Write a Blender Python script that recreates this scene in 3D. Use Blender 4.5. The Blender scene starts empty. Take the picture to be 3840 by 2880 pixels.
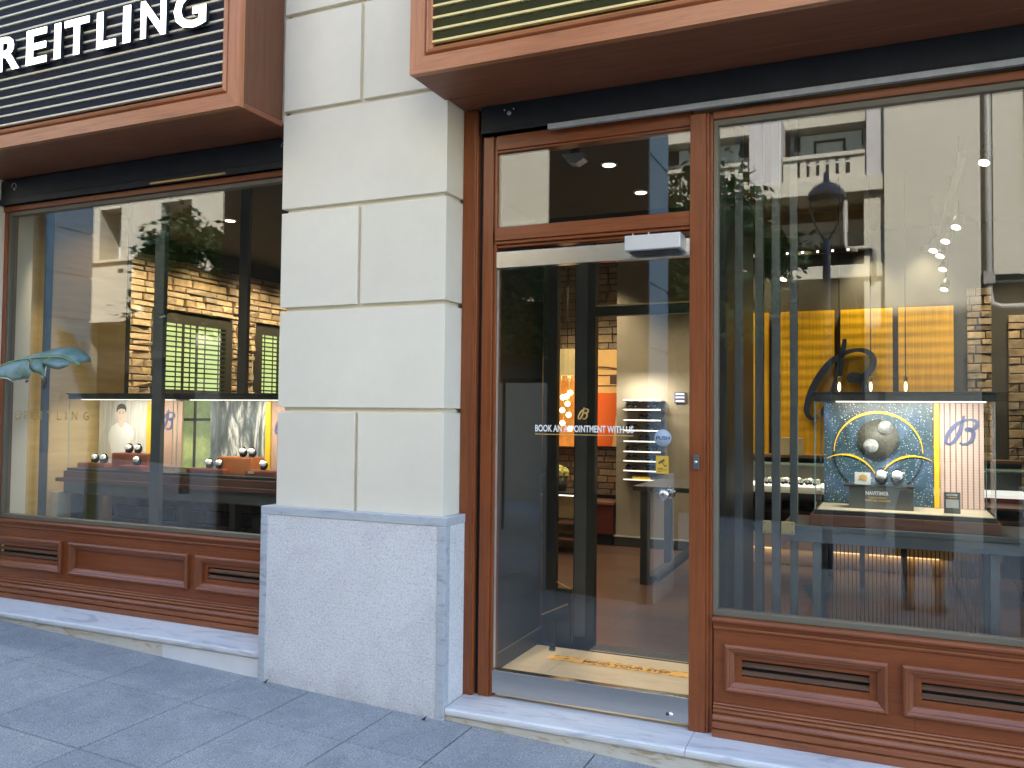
import bpy, bmesh, math, random
from mathutils import Vector, Matrix
R = math.radians
rnd = random.Random(7)
sc = bpy.context.scene
C = sc.collection

# ------------------------------------------------------------------ camera
cam_d = bpy.data.cameras.new('camera'); cam = bpy.data.objects.new('camera', cam_d); C.objects.link(cam); sc.camera = cam
CAM = Vector((2.002, -3.668, 1.414)); yaw, pitch, roll = -0.4192, 0.0354, 0.0103
fw = Vector((math.sin(yaw)*math.cos(pitch), math.cos(yaw)*math.cos(pitch), math.sin(pitch)))
rt = Vector((math.cos(yaw), -math.sin(yaw), 0)); up = rt.cross(fw)
r2 = rt*math.cos(roll)+up*math.sin(roll); u2 = up*math.cos(roll)-rt*math.sin(roll)
cam.matrix_world = Matrix(((r2.x,u2.x,-fw.x,CAM.x),(r2.y,u2.y,-fw.y,CAM.y),(r2.z,u2.z,-fw.z,CAM.z),(0,0,0,1)))
cam_d.sensor_width = 36; cam_d.lens = 36*3164.4/3840; cam_d.clip_start = 0.02; cam_d.clip_end = 500

# ------------------------------------------------------------------ world, sun, exposure
SUN_EL, SUN_AZ = R(52), R(20)      # sun stands behind the shop building, a little to the right
w = bpy.data.worlds.new('World'); sc.world = w; w.use_nodes = True
nt = w.node_tree; bg = nt.nodes['Background']
sky = nt.nodes.new('ShaderNodeTexSky'); sky.sky_type = 'NISHITA'; sky.sun_disc = False
sky.sun_elevation = SUN_EL; sky.sun_rotation = SUN_AZ; sky.air_density = 1.2; sky.dust_density = .6; sky.ozone_density = 1.6
nt.links.new(sky.outputs[0], bg.inputs[0]); bg.inputs[1].default_value = 0.15
sl = bpy.data.lights.new('sun', 'SUN'); sl.energy = 4.4; sl.angle = R(0.5); sl.color = (1.0, .94, .85)
so = bpy.data.objects.new('sun', sl); C.objects.link(so)
sd = Vector((math.sin(SUN_AZ)*math.cos(SUN_EL), math.cos(SUN_AZ)*math.cos(SUN_EL), math.sin(SUN_EL)))
so.rotation_euler = sd.to_track_quat('Z', 'Y').to_euler(); so.location = (5, 10, 30)
sc.view_settings.view_transform = 'Standard'; sc.view_settings.look = 'None'
sc.view_settings.exposure = 2.9; sc.view_settings.gamma = 1
sc.cycles.max_bounces = 10; sc.cycles.diffuse_bounces = 6; sc.cycles.glossy_bounces = 4
sc.cycles.transparent_max_bounces = 32; sc.cycles.caustics_reflective = False; sc.cycles.caustics_refractive = False
sc.cycles.sample_clamp_indirect = 6

# ------------------------------------------------------------------ materials
def new(name):
    m = bpy.data.materials.new(name); m.use_nodes = True
    return m, m.node_tree, m.node_tree.nodes['Principled BSDF']
def node(nt, t, **kw):
    n = nt.nodes.new(t)
    for k, v in kw.items():
        if k in n.inputs: n.inputs[k].default_value = v
        else: setattr(n, k, v)
    return n
def ramp(nt, fac, stops):
    n = nt.nodes.new('ShaderNodeValToRGB'); cr = n.color_ramp
    while len(cr.elements) < len(stops): cr.elements.new(.5)
    for e, (p, c) in zip(cr.elements, stops): e.position = p; e.color = (*c, 1) if len(c) == 3 else c
    nt.links.new(fac, n.inputs[0]); return n.outputs[0]
def coords(nt, scale=(1,1,1), rot=(0,0,0)):
    tc = nt.nodes.new('ShaderNodeTexCoord'); mp = nt.nodes.new('ShaderNodeMapping')
    mp.inputs['Scale'].default_value = scale; mp.inputs['Rotation'].default_value = rot
    nt.links.new(tc.outputs['Object'], mp.inputs[0]); return mp.outputs[0]
def noise(nt, vec, scale, detail=5, rough=.6, dist=0):
    n = node(nt, 'ShaderNodeTexNoise'); n.inputs['Scale'].default_value = scale; n.inputs['Detail'].default_value = detail
    n.inputs['Roughness'].default_value = rough; n.inputs['Distortion'].default_value = dist
    nt.links.new(vec, n.inputs['Vector']); return n.outputs['Fac']
def bump(nt, h, strength, dist=.002):
    b = node(nt, 'ShaderNodeBump'); b.inputs['Strength'].default_value = strength; b.inputs['Distance'].default_value = dist
    nt.links.new(h, b.inputs['Height']); return b.outputs[0]
def mul(c, f): return tuple(min(1, x*f) for x in c)
def mixc(nt, fac, a, b, mode='MIX'):
    n = nt.nodes.new('ShaderNodeMix'); n.data_type = 'RGBA'; n.blend_type = mode
    for s, i in ((a, 6), (b, 7)):
        if isinstance(s, tuple): n.inputs[i].default_value = (*s, 1)
        else: nt.links.new(s, n.inputs[i])
    if isinstance(fac, (int, float)): n.inputs[0].default_value = fac
    else: nt.links.new(fac, n.inputs[0])
    return n.outputs[2]
def plain(name, col, rough=.5, metal=0, var=.12, scale=6, bmp=0, bscale=80, spec=.5, emit=None, es=0, stretch=(1,1,1)):
    m, nt, p = new(name)
    v = coords(nt, stretch); n = noise(nt, v, scale)
    nt.links.new(ramp(nt, n, [(.3, mul(col, 1-var)), (.7, mul(col, 1+var))]), p.inputs['Base Color'])
    p.inputs['Roughness'].default_value = rough; p.inputs['Metallic'].default_value = metal
    p.inputs['Specular IOR Level'].default_value = spec
    if bmp: nt.links.new(bump(nt, noise(nt, v, bscale, 4), bmp), p.inputs['Normal'])
    if emit: p.inputs['Emission Color'].default_value = (*emit, 1); p.inputs['Emission Strength'].default_value = es
    return m
def wood(name, col, axis='x', rough=.38, coat=.22):
    m, nt, p = new(name)
    s = {'x': (1.2, 22, 22), 'z': (22, 22, 1.2), 'y': (22, 1.2, 22)}[axis]
    v = coords(nt, s); n = noise(nt, v, 2.2, 8, .62, .6)
    v2 = coords(nt); n2 = noise(nt, v2, 1.7, 3)
    s3 = {'x': (4, 160, 160), 'z': (160, 160, 4), 'y': (160, 4, 160)}[axis]
    n3 = noise(nt, coords(nt, s3), 1.5, 3)
    c = ramp(nt, n, [(.25, mul(col, .66)), (.5, col), (.8, mul(col, 1.2))])
    c = mixc(nt, .55, c, ramp(nt, n2, [(.3, (.78,.74,.72)), (.7, (1.0, 1.0, 1.0))]), 'MULTIPLY')
    c = mixc(nt, .25, c, ramp(nt, n3, [(.35, (.55,.5,.5)), (.55, (1, 1, 1))]), 'MULTIPLY')
    nt.links.new(c, p.inputs['Base Color'])
    nt.links.new(ramp(nt, n2, [(.3, (rough*.8,)*3), (.7, (rough*1.25,)*3)]), p.inputs['Roughness'])
    p.inputs['Specular IOR Level'].default_value = .5
    p.inputs['Coat Weight'].default_value = coat; p.inputs['Coat Roughness'].default_value = .2; p.inputs['Specular IOR Level'].default_value = .35
    nt.links.new(bump(nt, n3, .06, .001), p.inputs['Normal'])
    return m
M = {}
MAHO = (.25, .068, .018)
M['wood_x'] = wood('stained mahogany horizontal', MAHO, 'x')
M['wood_z'] = wood('stained mahogany upright', MAHO, 'z')
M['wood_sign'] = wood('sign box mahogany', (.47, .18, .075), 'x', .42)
M['wood_blade'] = wood('mahogany blade with painted highlight', (.17, .095, .062), 'x', .5, .1)  # greyer than the frame wood: a highlight put into the colour
M['wood_base'] = wood('lighter mahogany base moulding', (.29, .096, .040), 'x', .40, .25)  # lighter tone than the main mahogany
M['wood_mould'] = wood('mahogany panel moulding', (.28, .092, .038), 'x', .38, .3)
M['wood_mould_z'] = wood('mahogany upright panel moulding', (.22, .066, .024), 'z', .38, .2)  # darker than the horizontal runs, shading put into the colour
M['wood_side'] = wood('sign box side with painted shade', (.15, .058, .026), 'z', .45, .0)  # sign box mahogany darkened, shade of the sides put into the colour
M['wood_soffit'] = wood('soffit boards with painted shade', (.24, .085, .040), 'x', .45, 0)  # shade of the underside put into the wood colour
M['wood_sign_z'] = wood('sign box mahogany upright', (.47, .18, .075), 'z', .42)
def m_plaster(name, col):
    m, nt, p = new(name)
    v = coords(nt); a = noise(nt, v, 1.3, 6, .65); b = noise(nt, v, 9, 5); c3 = noise(nt, coords(nt, (5, 5, 1.2)), 2.4, 8, .75)
    c = ramp(nt, a, [(.3, mul(col, .93)), (.7, mul(col, 1.04))])
    c = mixc(nt, .5, c, ramp(nt, b, [(.35, (.96,.96,.95)), (.65, (1,1,1))]), 'MULTIPLY')
    c = mixc(nt, .8, c, ramp(nt, c3, [(.24, (.76,.75,.73)), (.36, (1,1,1))]), 'MULTIPLY')
    gg = nt.nodes.new('ShaderNodeNewGeometry')
    c = mixc(nt, 1, c, ramp(nt, gg.outputs['Random Per Island'], [(0, (.955,.955,.95)), (1, (1.02,1.02,1.02))]), 'MULTIPLY')
    sm = noise(nt, coords(nt, (7, 7, 2)), 1.6, 9, .8)
    c = mixc(nt, .5, c, ramp(nt, sm, [(.66, (1,1,1)), (.74, (.70,.68,.65))]), 'MULTIPLY')
    nt.links.new(c, p.inputs['Base Color']); p.inputs['Roughness'].default_value = .72
    nt.links.new(bump(nt, noise(nt, v, 55, 5), .10, .002), p.inputs['Normal']); return m
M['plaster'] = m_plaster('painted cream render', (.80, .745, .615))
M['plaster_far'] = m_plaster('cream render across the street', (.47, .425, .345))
M['plaster_skytint'] = m_plaster('cream render with sky blue painted in', (.34, .50, .62))  # arcade pillars: blue sky light put into the render colour
M['plaster_lilac'] = m_plaster('pale lilac render', (.47, .435, .43))
def m_granite():
    m, nt, p = new('bush hammered stone')
    v = coords(nt); a = noise(nt, v, 85, 4, .8); b = noise(nt, v, 3.2, 7, .7, .5); big = noise(nt, coords(nt, (1, 1, 2.2)), 16, 5, .75); d = noise(nt, v, 240, 2, .6)
    c = ramp(nt, a, [(.33, (.50,.50,.51)), (.46, (.72,.72,.73)), (.68, (.83,.83,.84))])
    c = mixc(nt, .55, c, ramp(nt, d, [(.36, (.60,.60,.61)), (.46, (1,1,1))]), 'MULTIPLY')
    c = mixc(nt, .75, c, ramp(nt, b, [(.3, (.80,.80,.81)), (.5, (.97,.97,.97)), (.7, (1.04,1.04,1.03))]), 'MULTIPLY')
    c = mixc(nt, .7, c, ramp(nt, big, [(.27, (.42,.42,.43)), (.34, (1,1,1))]), 'MULTIPLY')
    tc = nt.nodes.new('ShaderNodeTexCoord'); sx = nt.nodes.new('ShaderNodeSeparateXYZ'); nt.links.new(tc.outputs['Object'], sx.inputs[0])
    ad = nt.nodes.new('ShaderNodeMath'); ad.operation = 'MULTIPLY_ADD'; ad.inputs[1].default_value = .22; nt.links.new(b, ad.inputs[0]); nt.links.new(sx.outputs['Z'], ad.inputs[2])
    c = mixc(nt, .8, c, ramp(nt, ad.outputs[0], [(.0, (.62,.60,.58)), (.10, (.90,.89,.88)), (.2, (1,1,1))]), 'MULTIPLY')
    nt.links.new(c, p.inputs['Base Color']); p.inputs['Roughness'].default_value = .85
    nt.links.new(bump(nt, a, .9, .004), p.inputs['Normal']); return m
M['granite'] = m_granite()
def m_marble(name, col, vein, rough=.3, s=1.0):
    m, nt, p = new(name)
    v = coords(nt, (1.2*s, 5*s, 5*s), (0, 0, .25)); a = noise(nt, v, 2.2, 9, .62, 1.6); b = noise(nt, coords(nt), 1.2, 3)
    c = ramp(nt, a, [(.36, vein), (.46, mul(col, .93)), (.6, col)])
    c = mixc(nt, .5, c, ramp(nt, b, [(.3, (.85,.86,.88)), (.7, (1,1,1))]), 'MULTIPLY')
    nt.links.new(c, p.inputs['Base Color']); p.inputs['Roughness'].default_value = rough
    nt.links.new(bump(nt, noise(nt, coords(nt), 60, 4), .12, .002), p.inputs['Normal'])
    return m
M['marble'] = m_marble('white threshold marble', (.72,.71,.70), (.50,.50,.52), .38)
M['marble_rim'] = m_marble('blue grey marble rim', (.50,.535,.575), (.33,.36,.41), .4, 2)
M['marble_base'] = m_marble('yellowed marble riser', (.68,.64,.56), (.50,.38,.24), .6, 2)
M['marble_new'] = plain('clean white marble riser', (.74,.745,.75), .5, var=.04)
M['vest_floor'] = m_marble('cream vestibule marble', (.66,.55,.38), (.55,.45,.30), .35)
def m_paving():
    m, nt, p = new('grey granite paving')
    g = nt.nodes.new('ShaderNodeNewGeometry')
    v = coords(nt); a = noise(nt, v, 150, 4, .8); b = noise(nt, v, 1.9, 7, .65, .4); d = noise(nt, v, 34, 5, .75); e = noise(nt, v, 7, 6, .7)
    c = ramp(nt, a, [(.34, (.135,.14,.143)), (.5, (.295,.302,.308)), (.66, (.48,.487,.49))])
    c = mixc(nt, .85, c, ramp(nt, b, [(.3, (.70,.71,.72)), (.5, (.92,.93,.94)), (.72, (1.1,1.08,1.03))]), 'MULTIPLY')
    c = mixc(nt, .6, c, ramp(nt, e, [(.32, (.80,.80,.80)), (.6, (1.04,1.04,1.04))]), 'MULTIPLY')
    c = mixc(nt, .8, c, ramp(nt, d, [(.26, (.30,.28,.27)), (.33, (1,1,1))]), 'MULTIPLY')
    vo = nt.nodes.new('ShaderNodeTexVoronoi'); vo.inputs['Scale'].default_value = 2.6; nt.links.new(v, vo.inputs[0])
    c = mixc(nt, .55, c, ramp(nt, vo.outputs['Distance'], [(.030, (.35,.34,.34)), (.042, (1,1,1))]), 'MULTIPLY')
    c = mixc(nt, 1, c, ramp(nt, g.outputs['Random Per Island'], [(0, (.92,.93,.94)), (1, (1.05,1.04,1.02))]), 'MULTIPLY')
    nt.links.new(c, p.inputs['Base Color']); p.inputs['Roughness'].default_value = .75
    nt.links.new(bump(nt, a, .5, .002), p.inputs['Normal']); return m
M['paving'] = m_paving()
M['joint'] = plain('dark joint sand', (.05,.05,.055), .9)
def m_glass(name, tint, r0, r1, rough=0.0):
    m, nt, p = new(name); nt.nodes.remove(p); out = nt.nodes['Material Output']
    lw = nt.nodes.new('ShaderNodeLayerWeight'); lw.inputs[0].default_value = .5
    pw = nt.nodes.new('ShaderNodeMath'); pw.operation = 'POWER'; pw.inputs[1].default_value = 3.5
    mr = nt.nodes.new('ShaderNodeMapRange'); mr.inputs['To Min'].default_value = r0; mr.inputs['To Max'].default_value = r1
    tr = nt.nodes.new('ShaderNodeBsdfTransparent'); tr.inputs[0].default_value = (*tint, 1)
    gl = nt.nodes.new('ShaderNodeBsdfGlossy'); gl.inputs['Roughness'].default_value = rough
    gl.inputs[0].default_value = (.93, .97, 1, 1)
    mx = nt.nodes.new('ShaderNodeMixShader')
    nt.links.new(lw.outputs['Facing'], pw.inputs[0]); nt.links.new(pw.outputs[0], mr.inputs[0]); nt.links.new(mr.outputs[0], mx.inputs[0])
    nt.links.new(tr.outputs[0], mx.inputs[1]); nt.links.new(gl.outputs[0], mx.inputs[2]); nt.links.new(mx.outputs[0], out.inputs[0])
    return m
M['glass'] = m_glass('shop window glass', (.96,.97,.955), .067, .68)
M['glass_thin'] = m_glass('display case glass', (.985,.995,.99), .025, .35)
M['glass_edge'] = plain('green glass edge', (.30,.45,.42), .15, var=.05, emit=None)
M['bead'] = plain('grey painted window bead', (.155,.138,.105), .5, var=.06)
M['steel'] = plain('brushed stainless steel', (.56,.545,.52), .26, 1.0, .06, 3, .15, 60, stretch=(1, 1, 60))
M['alu'] = plain('pale aluminium', (.62,.63,.64), .45, .6, .05)
M['galv'] = plain('galvanised strip', (.40,.43,.45), .5, .5, .12, 20)
M['navy'] = plain('dark navy roller shutter casing', (.008,.012,.018), .5, .1, .3, 10)
M['dark'] = plain('charcoal powder coated metal', (.036,.036,.031), .42, .2, .15)
M['darkwall'] = plain('dark taupe wall', (.060,.058,.050), .6, var=.1)
M['black'] = plain('black rubber', (.012,.012,.013), .6)
M['ceiling'] = plain('dark taupe ceiling', (.040,.036,.028), .8)
M['beigewall'] = plain('warm grey column paint', (.27,.24,.18), .6, var=.06)
M['goldwall'] = plain('honey veneer panel', (.60,.42,.17), .45, var=.12, scale=3, stretch=(1,1,8))
M['creambox'] = plain('cream lacquer panel', (.60,.52,.36), .4, var=.05)
M['post'] = plain('blue grey steel post', (.105,.112,.112), .45, .3, .1)
M['brass'] = plain('satin brass plate', (.55,.42,.17), .35, .6, .08)
M['tablewood'] = wood('walnut plinth', (.16,.075,.045), 'x', .5, .1)
M['redwood'] = wood('dark red cabinet wood', (.10,.022,.012), 'x', .4)
M['leather'] = plain('orange tan leather block', (.50,.16,.04), .5, var=.12, bmp=.3)
M['leather2'] = plain('red brown leather block', (.28,.075,.03), .5, var=.12, bmp=.3)
M['cushion'] = plain('black watch cushion', (.016,.017,.02), .8, spec=.15)
M['watchmetal'] = plain('polished watch case', (.75,.74,.72), .15, 1.0, .05)
M['dial'] = plain('pale watch dial', (.75,.74,.70), .3)
M['white'] = plain('white lettering', (.85,.85,.83), .5, var=.03)
M['goldpaint'] = plain('gold lettering', (.72,.46,.14), .4, .2, .05)
M['goldgloss'] = plain('yellow enamel bar', (.80,.50,.03), .35, var=.08)
M['blueprint'] = plain('dark blue enamel', (.030,.045,.085), .35, var=.2)
M['bluelogo'] = plain('ink blue letter', (.09,.11,.24), .4, var=.1)
M['letter'] = plain('lit white letter', (.9,.9,.9), .5, emit=(1, .985, 1), es=.6)
M['led'] = plain('warm led strip', (.9,.8,.6), .5, emit=(1, .56, .24), es=.3)
M['ledw'] = plain('white led strip', (.9,.9,.9), .5, emit=(1, .93, .82), es=.3)
M['spotlit'] = plain('lit downlight lens', (.9,.9,.9), .5, emit=(1, .88, .66), es=.8)
M['bulb'] = plain('glowing bulb', (.9,.8,.6), .4, emit=(1, .74, .38), es=1.0)
M['orange'] = plain('orange car panel print', (.80,.145,.02), .5, var=.06)
M['printcream'] = plain('warm cream print', (.85,.55,.22), .5, var=.08)
M['printdark'] = plain('brown print', (.12,.06,.05), .5, var=.1)
M['shade'] = plain('yellow pleated shade', (.55,.40,.14), .6, emit=(1, .74, .32), es=.05)
M['amber'] = plain('amber glass panel', (.65,.22,.04), .4, var=.35, scale=14, emit=(1, .35, .06), es=.07)
M['boxcard'] = plain('beige carton', (.52,.40,.24), .7)
M['flower'] = plain('yellow green blossom', (.45,.42,.10), .7, var=.3, scale=60)
M['petal'] = plain('white petal', (.75,.75,.66), .6, var=.2, scale=60)
M['lens'] = plain('dark sunglass lens', (.015,.014,.014), .15)
M['lensblue'] = plain('smoky blue lens', (.05,.06,.12), .15)
M['shelf'] = plain('white shelf light edge', (.8,.8,.78), .5, emit=(1, .96, .9), es=.13)
M['brown'] = plain('brown shelf', (.09,.035,.02), .4)
M['sticker_blue'] = plain('pale blue sticker', (.40,.50,.62), .5, var=.04)
M['sticker_text'] = plain('slate blue print', (.07,.09,.16), .5)
M['sticker_yellow'] = plain('yellow warning sticker', (.70,.43,.05), .5, var=.05)
M['tape'] = plain('yellow orange floor tape', (.80,.45,.08), .55, var=.08, scale=9)
M['tapeink'] = plain('worn black tape print', (.10,.07,.04), .6, var=.4, scale=40)
M['mat'] = plain('dark ribbed entrance mat', (.05,.045,.035), .9, bmp=.5)
M['jeans'] = plain('dark shorts cloth', (.02,.02,.025), .9, bmp=.3)
M['shirt'] = plain('dark grey shirt cloth', (.06,.06,.07), .9, bmp=.3)
M['skin'] = plain('skin', (.45,.25,.17), .5, var=.06)
M['hair'] = plain('dark brown hair', (.02,.013,.009), .6, var=.3, scale=40)
M['shoe'] = plain('grey canvas shoe', (.15,.15,.16), .8)
M['lampmetal'] = plain('slate painted lamp metal', (.085,.095,.12), .4, .2)
M['parasol'] = plain('dark parasol canvas', (.045,.04,.038), .9)
M['pipe'] = plain('grey drainpipe', (.24,.225,.20), .5)
M['bark'] = plain('tree bark', (.10,.075,.055), .9, var=.35, scale=14, bmp=.8, bscale=30)
M['farglass'] = plain('dark far window glass', (.03,.045,.045), .35, spec=.3)
M['farframe'] = plain('white far window frame', (.62,.66,.64), .5)
M['farshop'] = plain('dark far shopfront', (.022,.019,.014), .3)
M['far_blind'] = plain('far blind with own glow', (.55,.60,.56), .7, emit=(.8,.95,.88), es=.05)  # glow added so the far blinds look bright
def m_leafy(name, a, b):
    m, nt, p = new(name); g = nt.nodes.new('ShaderNodeNewGeometry')
    nt.links.new(ramp(nt, g.outputs['Random Per Island'], [(0, a), (1, b)]), p.inputs['Base Color'])
    p.inputs['Roughness'].default_value = .5; return m
M['leaves'] = m_leafy('tree leaves', (.04,.12,.025), (.14,.27,.06))
def m_banana():
    m, nt, p = new('banana leaf')
    v = coords(nt, (60, 9, 9), (0, -.75, 0)); n = noise(nt, v, 1.5, 4); n2 = noise(nt, coords(nt), 7, 3)
    c = ramp(nt, n, [(.3, (.025,.075,.038)), (.7, (.085,.16,.085))])
    c = mixc(nt, .6, c, ramp(nt, n2, [(.36, (.06,.14,.08)), (.6, (.20,.27,.29))]))  # sky sheen put into the colour as blue grey patches
    nt.links.new(c, p.inputs['Base Color']); p.inputs['Roughness'].default_value = .48
    nt.links.new(bump(nt, n, .7, .006), p.inputs['Normal']); return m
M['banana'] = m_banana()
M['leafedge'] = plain('dry pale leaf edge', (.50,.47,.34), .6, var=.2, scale=30)
M['leafdry'] = plain('dry brown leaf tip', (.06,.03,.02), .8)
M['stalk'] = plain('green stalk', (.16,.25,.09), .5)
M['clay'] = plain('clay planter', (.22,.10,.06), .8)
def m_stone(name, cols, nscale=14, rough=.85, bm=.9):
    m, nt, p = new(name); g = nt.nodes.new('ShaderNodeNewGeometry')
    c = ramp(nt, g.outputs['Random Per Island'], [(i/(len(cols)-1), k) for i, k in enumerate(cols)])
    n2 = noise(nt, coords(nt), nscale, 7, .68)
    c = mixc(nt, .85, c, ramp(nt, n2, [(.3, (.55,.52,.48)), (.7, (1.12,1.12,1.12))]), 'MULTIPLY')
    nt.links.new(c, p.inputs['Base Color']); p.inputs['Roughness'].default_value = rough
    nt.links.new(bump(nt, n2, bm, .02), p.inputs['Normal']); return m
M['stone_y'] = m_stone('rough honey stone', ((.24,.19,.13), (.44,.34,.21), (.33,.28,.21), (.50,.39,.23), (.28,.24,.19)))
M['joint2'] = plain('dark recessed mortar', (.03,.024,.018), .95)
M['stone_x'] = M['stone_y']
M['brick_dark'] = m_stone('dark mixed brick', ((.05,.055,.075), (.12,.115,.12), (.20,.16,.13), (.06,.065,.085)), 20, .7, .3)
M['brick_brown'] = m_stone('brown mixed brick', ((.30,.17,.09), (.13,.08,.05), (.22,.15,.09), (.34,.22,.13)), 20, .6, .3)
def m_floor():
    m, nt, p = new('oak floorboards')
    b = nt.nodes.new('ShaderNodeTexBrick'); b.inputs['Scale'].default_value = 1; b.inputs['Brick Width'].default_value = 1.4; b.inputs['Row Height'].default_value = .16
    b.inputs['Mortar Size'].default_value = .002; b.inputs['Color1'].default_value = (.10,.055,.035,1); b.inputs['Color2'].default_value = (.06,.034,.024,1); b.inputs['Mortar'].default_value = (.02,.015,.01,1)
    nt.links.new(coords(nt), b.inputs[0])
    n = noise(nt, coords(nt, (2, 30, 1)), 2, 6)
    nt.links.new(mixc(nt, .6, b.outputs['Color'], ramp(nt, n, [(.3, (.7,.7,.7)), (.7, (1.15,1.15,1.15))]), 'MULTIPLY'), p.inputs['Base Color'])
    p.inputs['Roughness'].default_value = .32; return m
M['floor'] = m_floor()
def m_yellow():
    m, nt, p = new('pleated yellow wall panel')
    n = noise(nt, coords(nt, (60, 1, 1)), 1.4, 3); n2 = noise(nt, coords(nt), 1.5, 3)
    c = ramp(nt, n, [(.35, (.66,.36,.006)), (.65, (.86,.50,.012))])
    nt.links.new(c, p.inputs['Base Color']); p.inputs['Roughness'].default_value = .45
    wv = nt.nodes.new('ShaderNodeTexWave'); wv.bands_direction = 'Z'; wv.inputs['Scale'].default_value = 3.2; wv.inputs['Distortion'].default_value = .7
    nt.links.new(coords(nt), wv.inputs[0]); nt.links.new(bump(nt, wv.outputs['Fac'], .16, .012), p.inputs['Normal']); return m
M['yellow'] = m_yellow()
def m_pin(name, a, b, w, scale=42):
    m, nt, p = new(name)
    wv = nt.nodes.new('ShaderNodeTexWave'); wv.bands_direction = 'X'; wv.inputs['Scale'].default_value = scale
    nt.links.new(coords(nt), wv.inputs[0])
    w2 = nt.nodes.new('ShaderNodeTexWave'); w2.bands_direction = 'Z'; w2.inputs['Scale'].default_value = scale*1.9
    nt.links.new(coords(nt), w2.inputs[0])
    c = ramp(nt, wv.outputs['Fac'], [(w, b), (w+.12, a)])
    c = mixc(nt, .35, c, ramp(nt, w2.outputs['Fac'], [(.35, (.75,.7,.7)), (.6, (1,1,1))]), 'MULTIPLY')
    nt.links.new(c, p.inputs['Base Color']); p.inputs['Roughness'].default_value = .6; return m
M['pinstripe'] = m_pin('cream pinstripe fabric', (.62,.46,.40), (.16,.10,.09), .05, 13)
M['pinstripe2'] = m_pin('tan pinstripe fabric', (.66,.46,.34), (.26,.14,.10), .3, 30)
def m_stars():
    m, nt, p = new('starry night print')
    v = coords(nt); a = noise(nt, coords(nt, (1,1,1), (0,.7,0)), 4.5, 8, .62, .8)
    vo = nt.nodes.new('ShaderNodeTexVoronoi'); vo.inputs['Scale'].default_value = 95; nt.links.new(v, vo.inputs[0])
    vo2 = nt.nodes.new('ShaderNodeTexVoronoi'); vo2.inputs['Scale'].default_value = 34; nt.links.new(v, vo2.inputs[0])
    c = ramp(nt, a, [(.38, (.016,.034,.045)), (.52, (.04,.085,.125)), (.62, (.07,.12,.22)), (.75, (.30,.40,.55))])
    s = ramp(nt, vo.outputs['Distance'], [(.13, (.5,.6,.55)), (.24, (0,0,0))])
    s2 = ramp(nt, vo2.outputs['Distance'], [(.06, (.9,.9,.8)), (.11, (0,0,0))])
    c = mixc(nt, 1, c, s, 'ADD'); c = mixc(nt, 1, c, s2, 'ADD')
    nt.links.new(c, p.inputs['Base Color']); p.inputs['Roughness'].default_value = .35; return m
M['stars'] = m_stars()
M['moon'] = plain('pale cratered disc', (.27,.28,.28), .6, var=.75, scale=42)
M['moondisc'] = plain('dark speckled disc', (.085,.085,.066), .5, var=.5, scale=70)
def m_mountain():
    m, nt, p = new('snow ridge photograph print')
    n = noise(nt, coords(nt, (9, 1, 2.2), (0, .45, 0)), 1.2, 9, .68, 1.1)
    nt.links.new(ramp(nt, n, [(.40, (.07,.085,.09)), (.5, (.16,.18,.18)), (.56, (.5,.5,.46)), (.66, (.85,.84,.78))]), p.inputs['Base Color']); return m
M['mountain'] = m_mountain()
M['planks'] = plain('pale grey plank print', (.60,.59,.54), .6, var=.25, scale=3, stretch=(26, 1, 2))
M['portrait_skin'] = plain('portrait skin print', (.78,.62,.50), .6, var=.08)
M['portrait_hair'] = plain('portrait hair print', (.09,.10,.10), .6, var=.3, scale=50)
M['portrait_shirt'] = plain('portrait white shirt print', (.86,.85,.82), .6, var=.03)
M['slatgold'] = plain('cream slat edge', (.68,.61,.45), .45, var=.05)
M['slatyellow'] = plain('slat edge with yellow light painted in', (.80,.66,.28), .45, var=.05)  # yellow light on the slat edges put into the colour
M['slatolive'] = plain('slat with olive light painted in', (.030,.029,.004), .5, .0, .12, spec=.15)  # yellow green light on the dark slats put into the colour
M['slatback'] = plain('dark slate slat', (.012,.013,.021), .6, .0, .12, spec=.12)
M['garden_glow'] = plain('green garden backdrop with own glow', (.4,.5,.2), .6, emit=(.78,.95,.36), es=.14, var=.2)  # glowing sheet put in place of the sunlit garden outside
M['hedge_glow'] = plain('hedge backdrop with own glow', (.35,.45,.18), .7, emit=(.55,.68,.30), es=.07, var=.35, scale=9)  # own glow stands in for sunlight on the hedge

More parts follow.
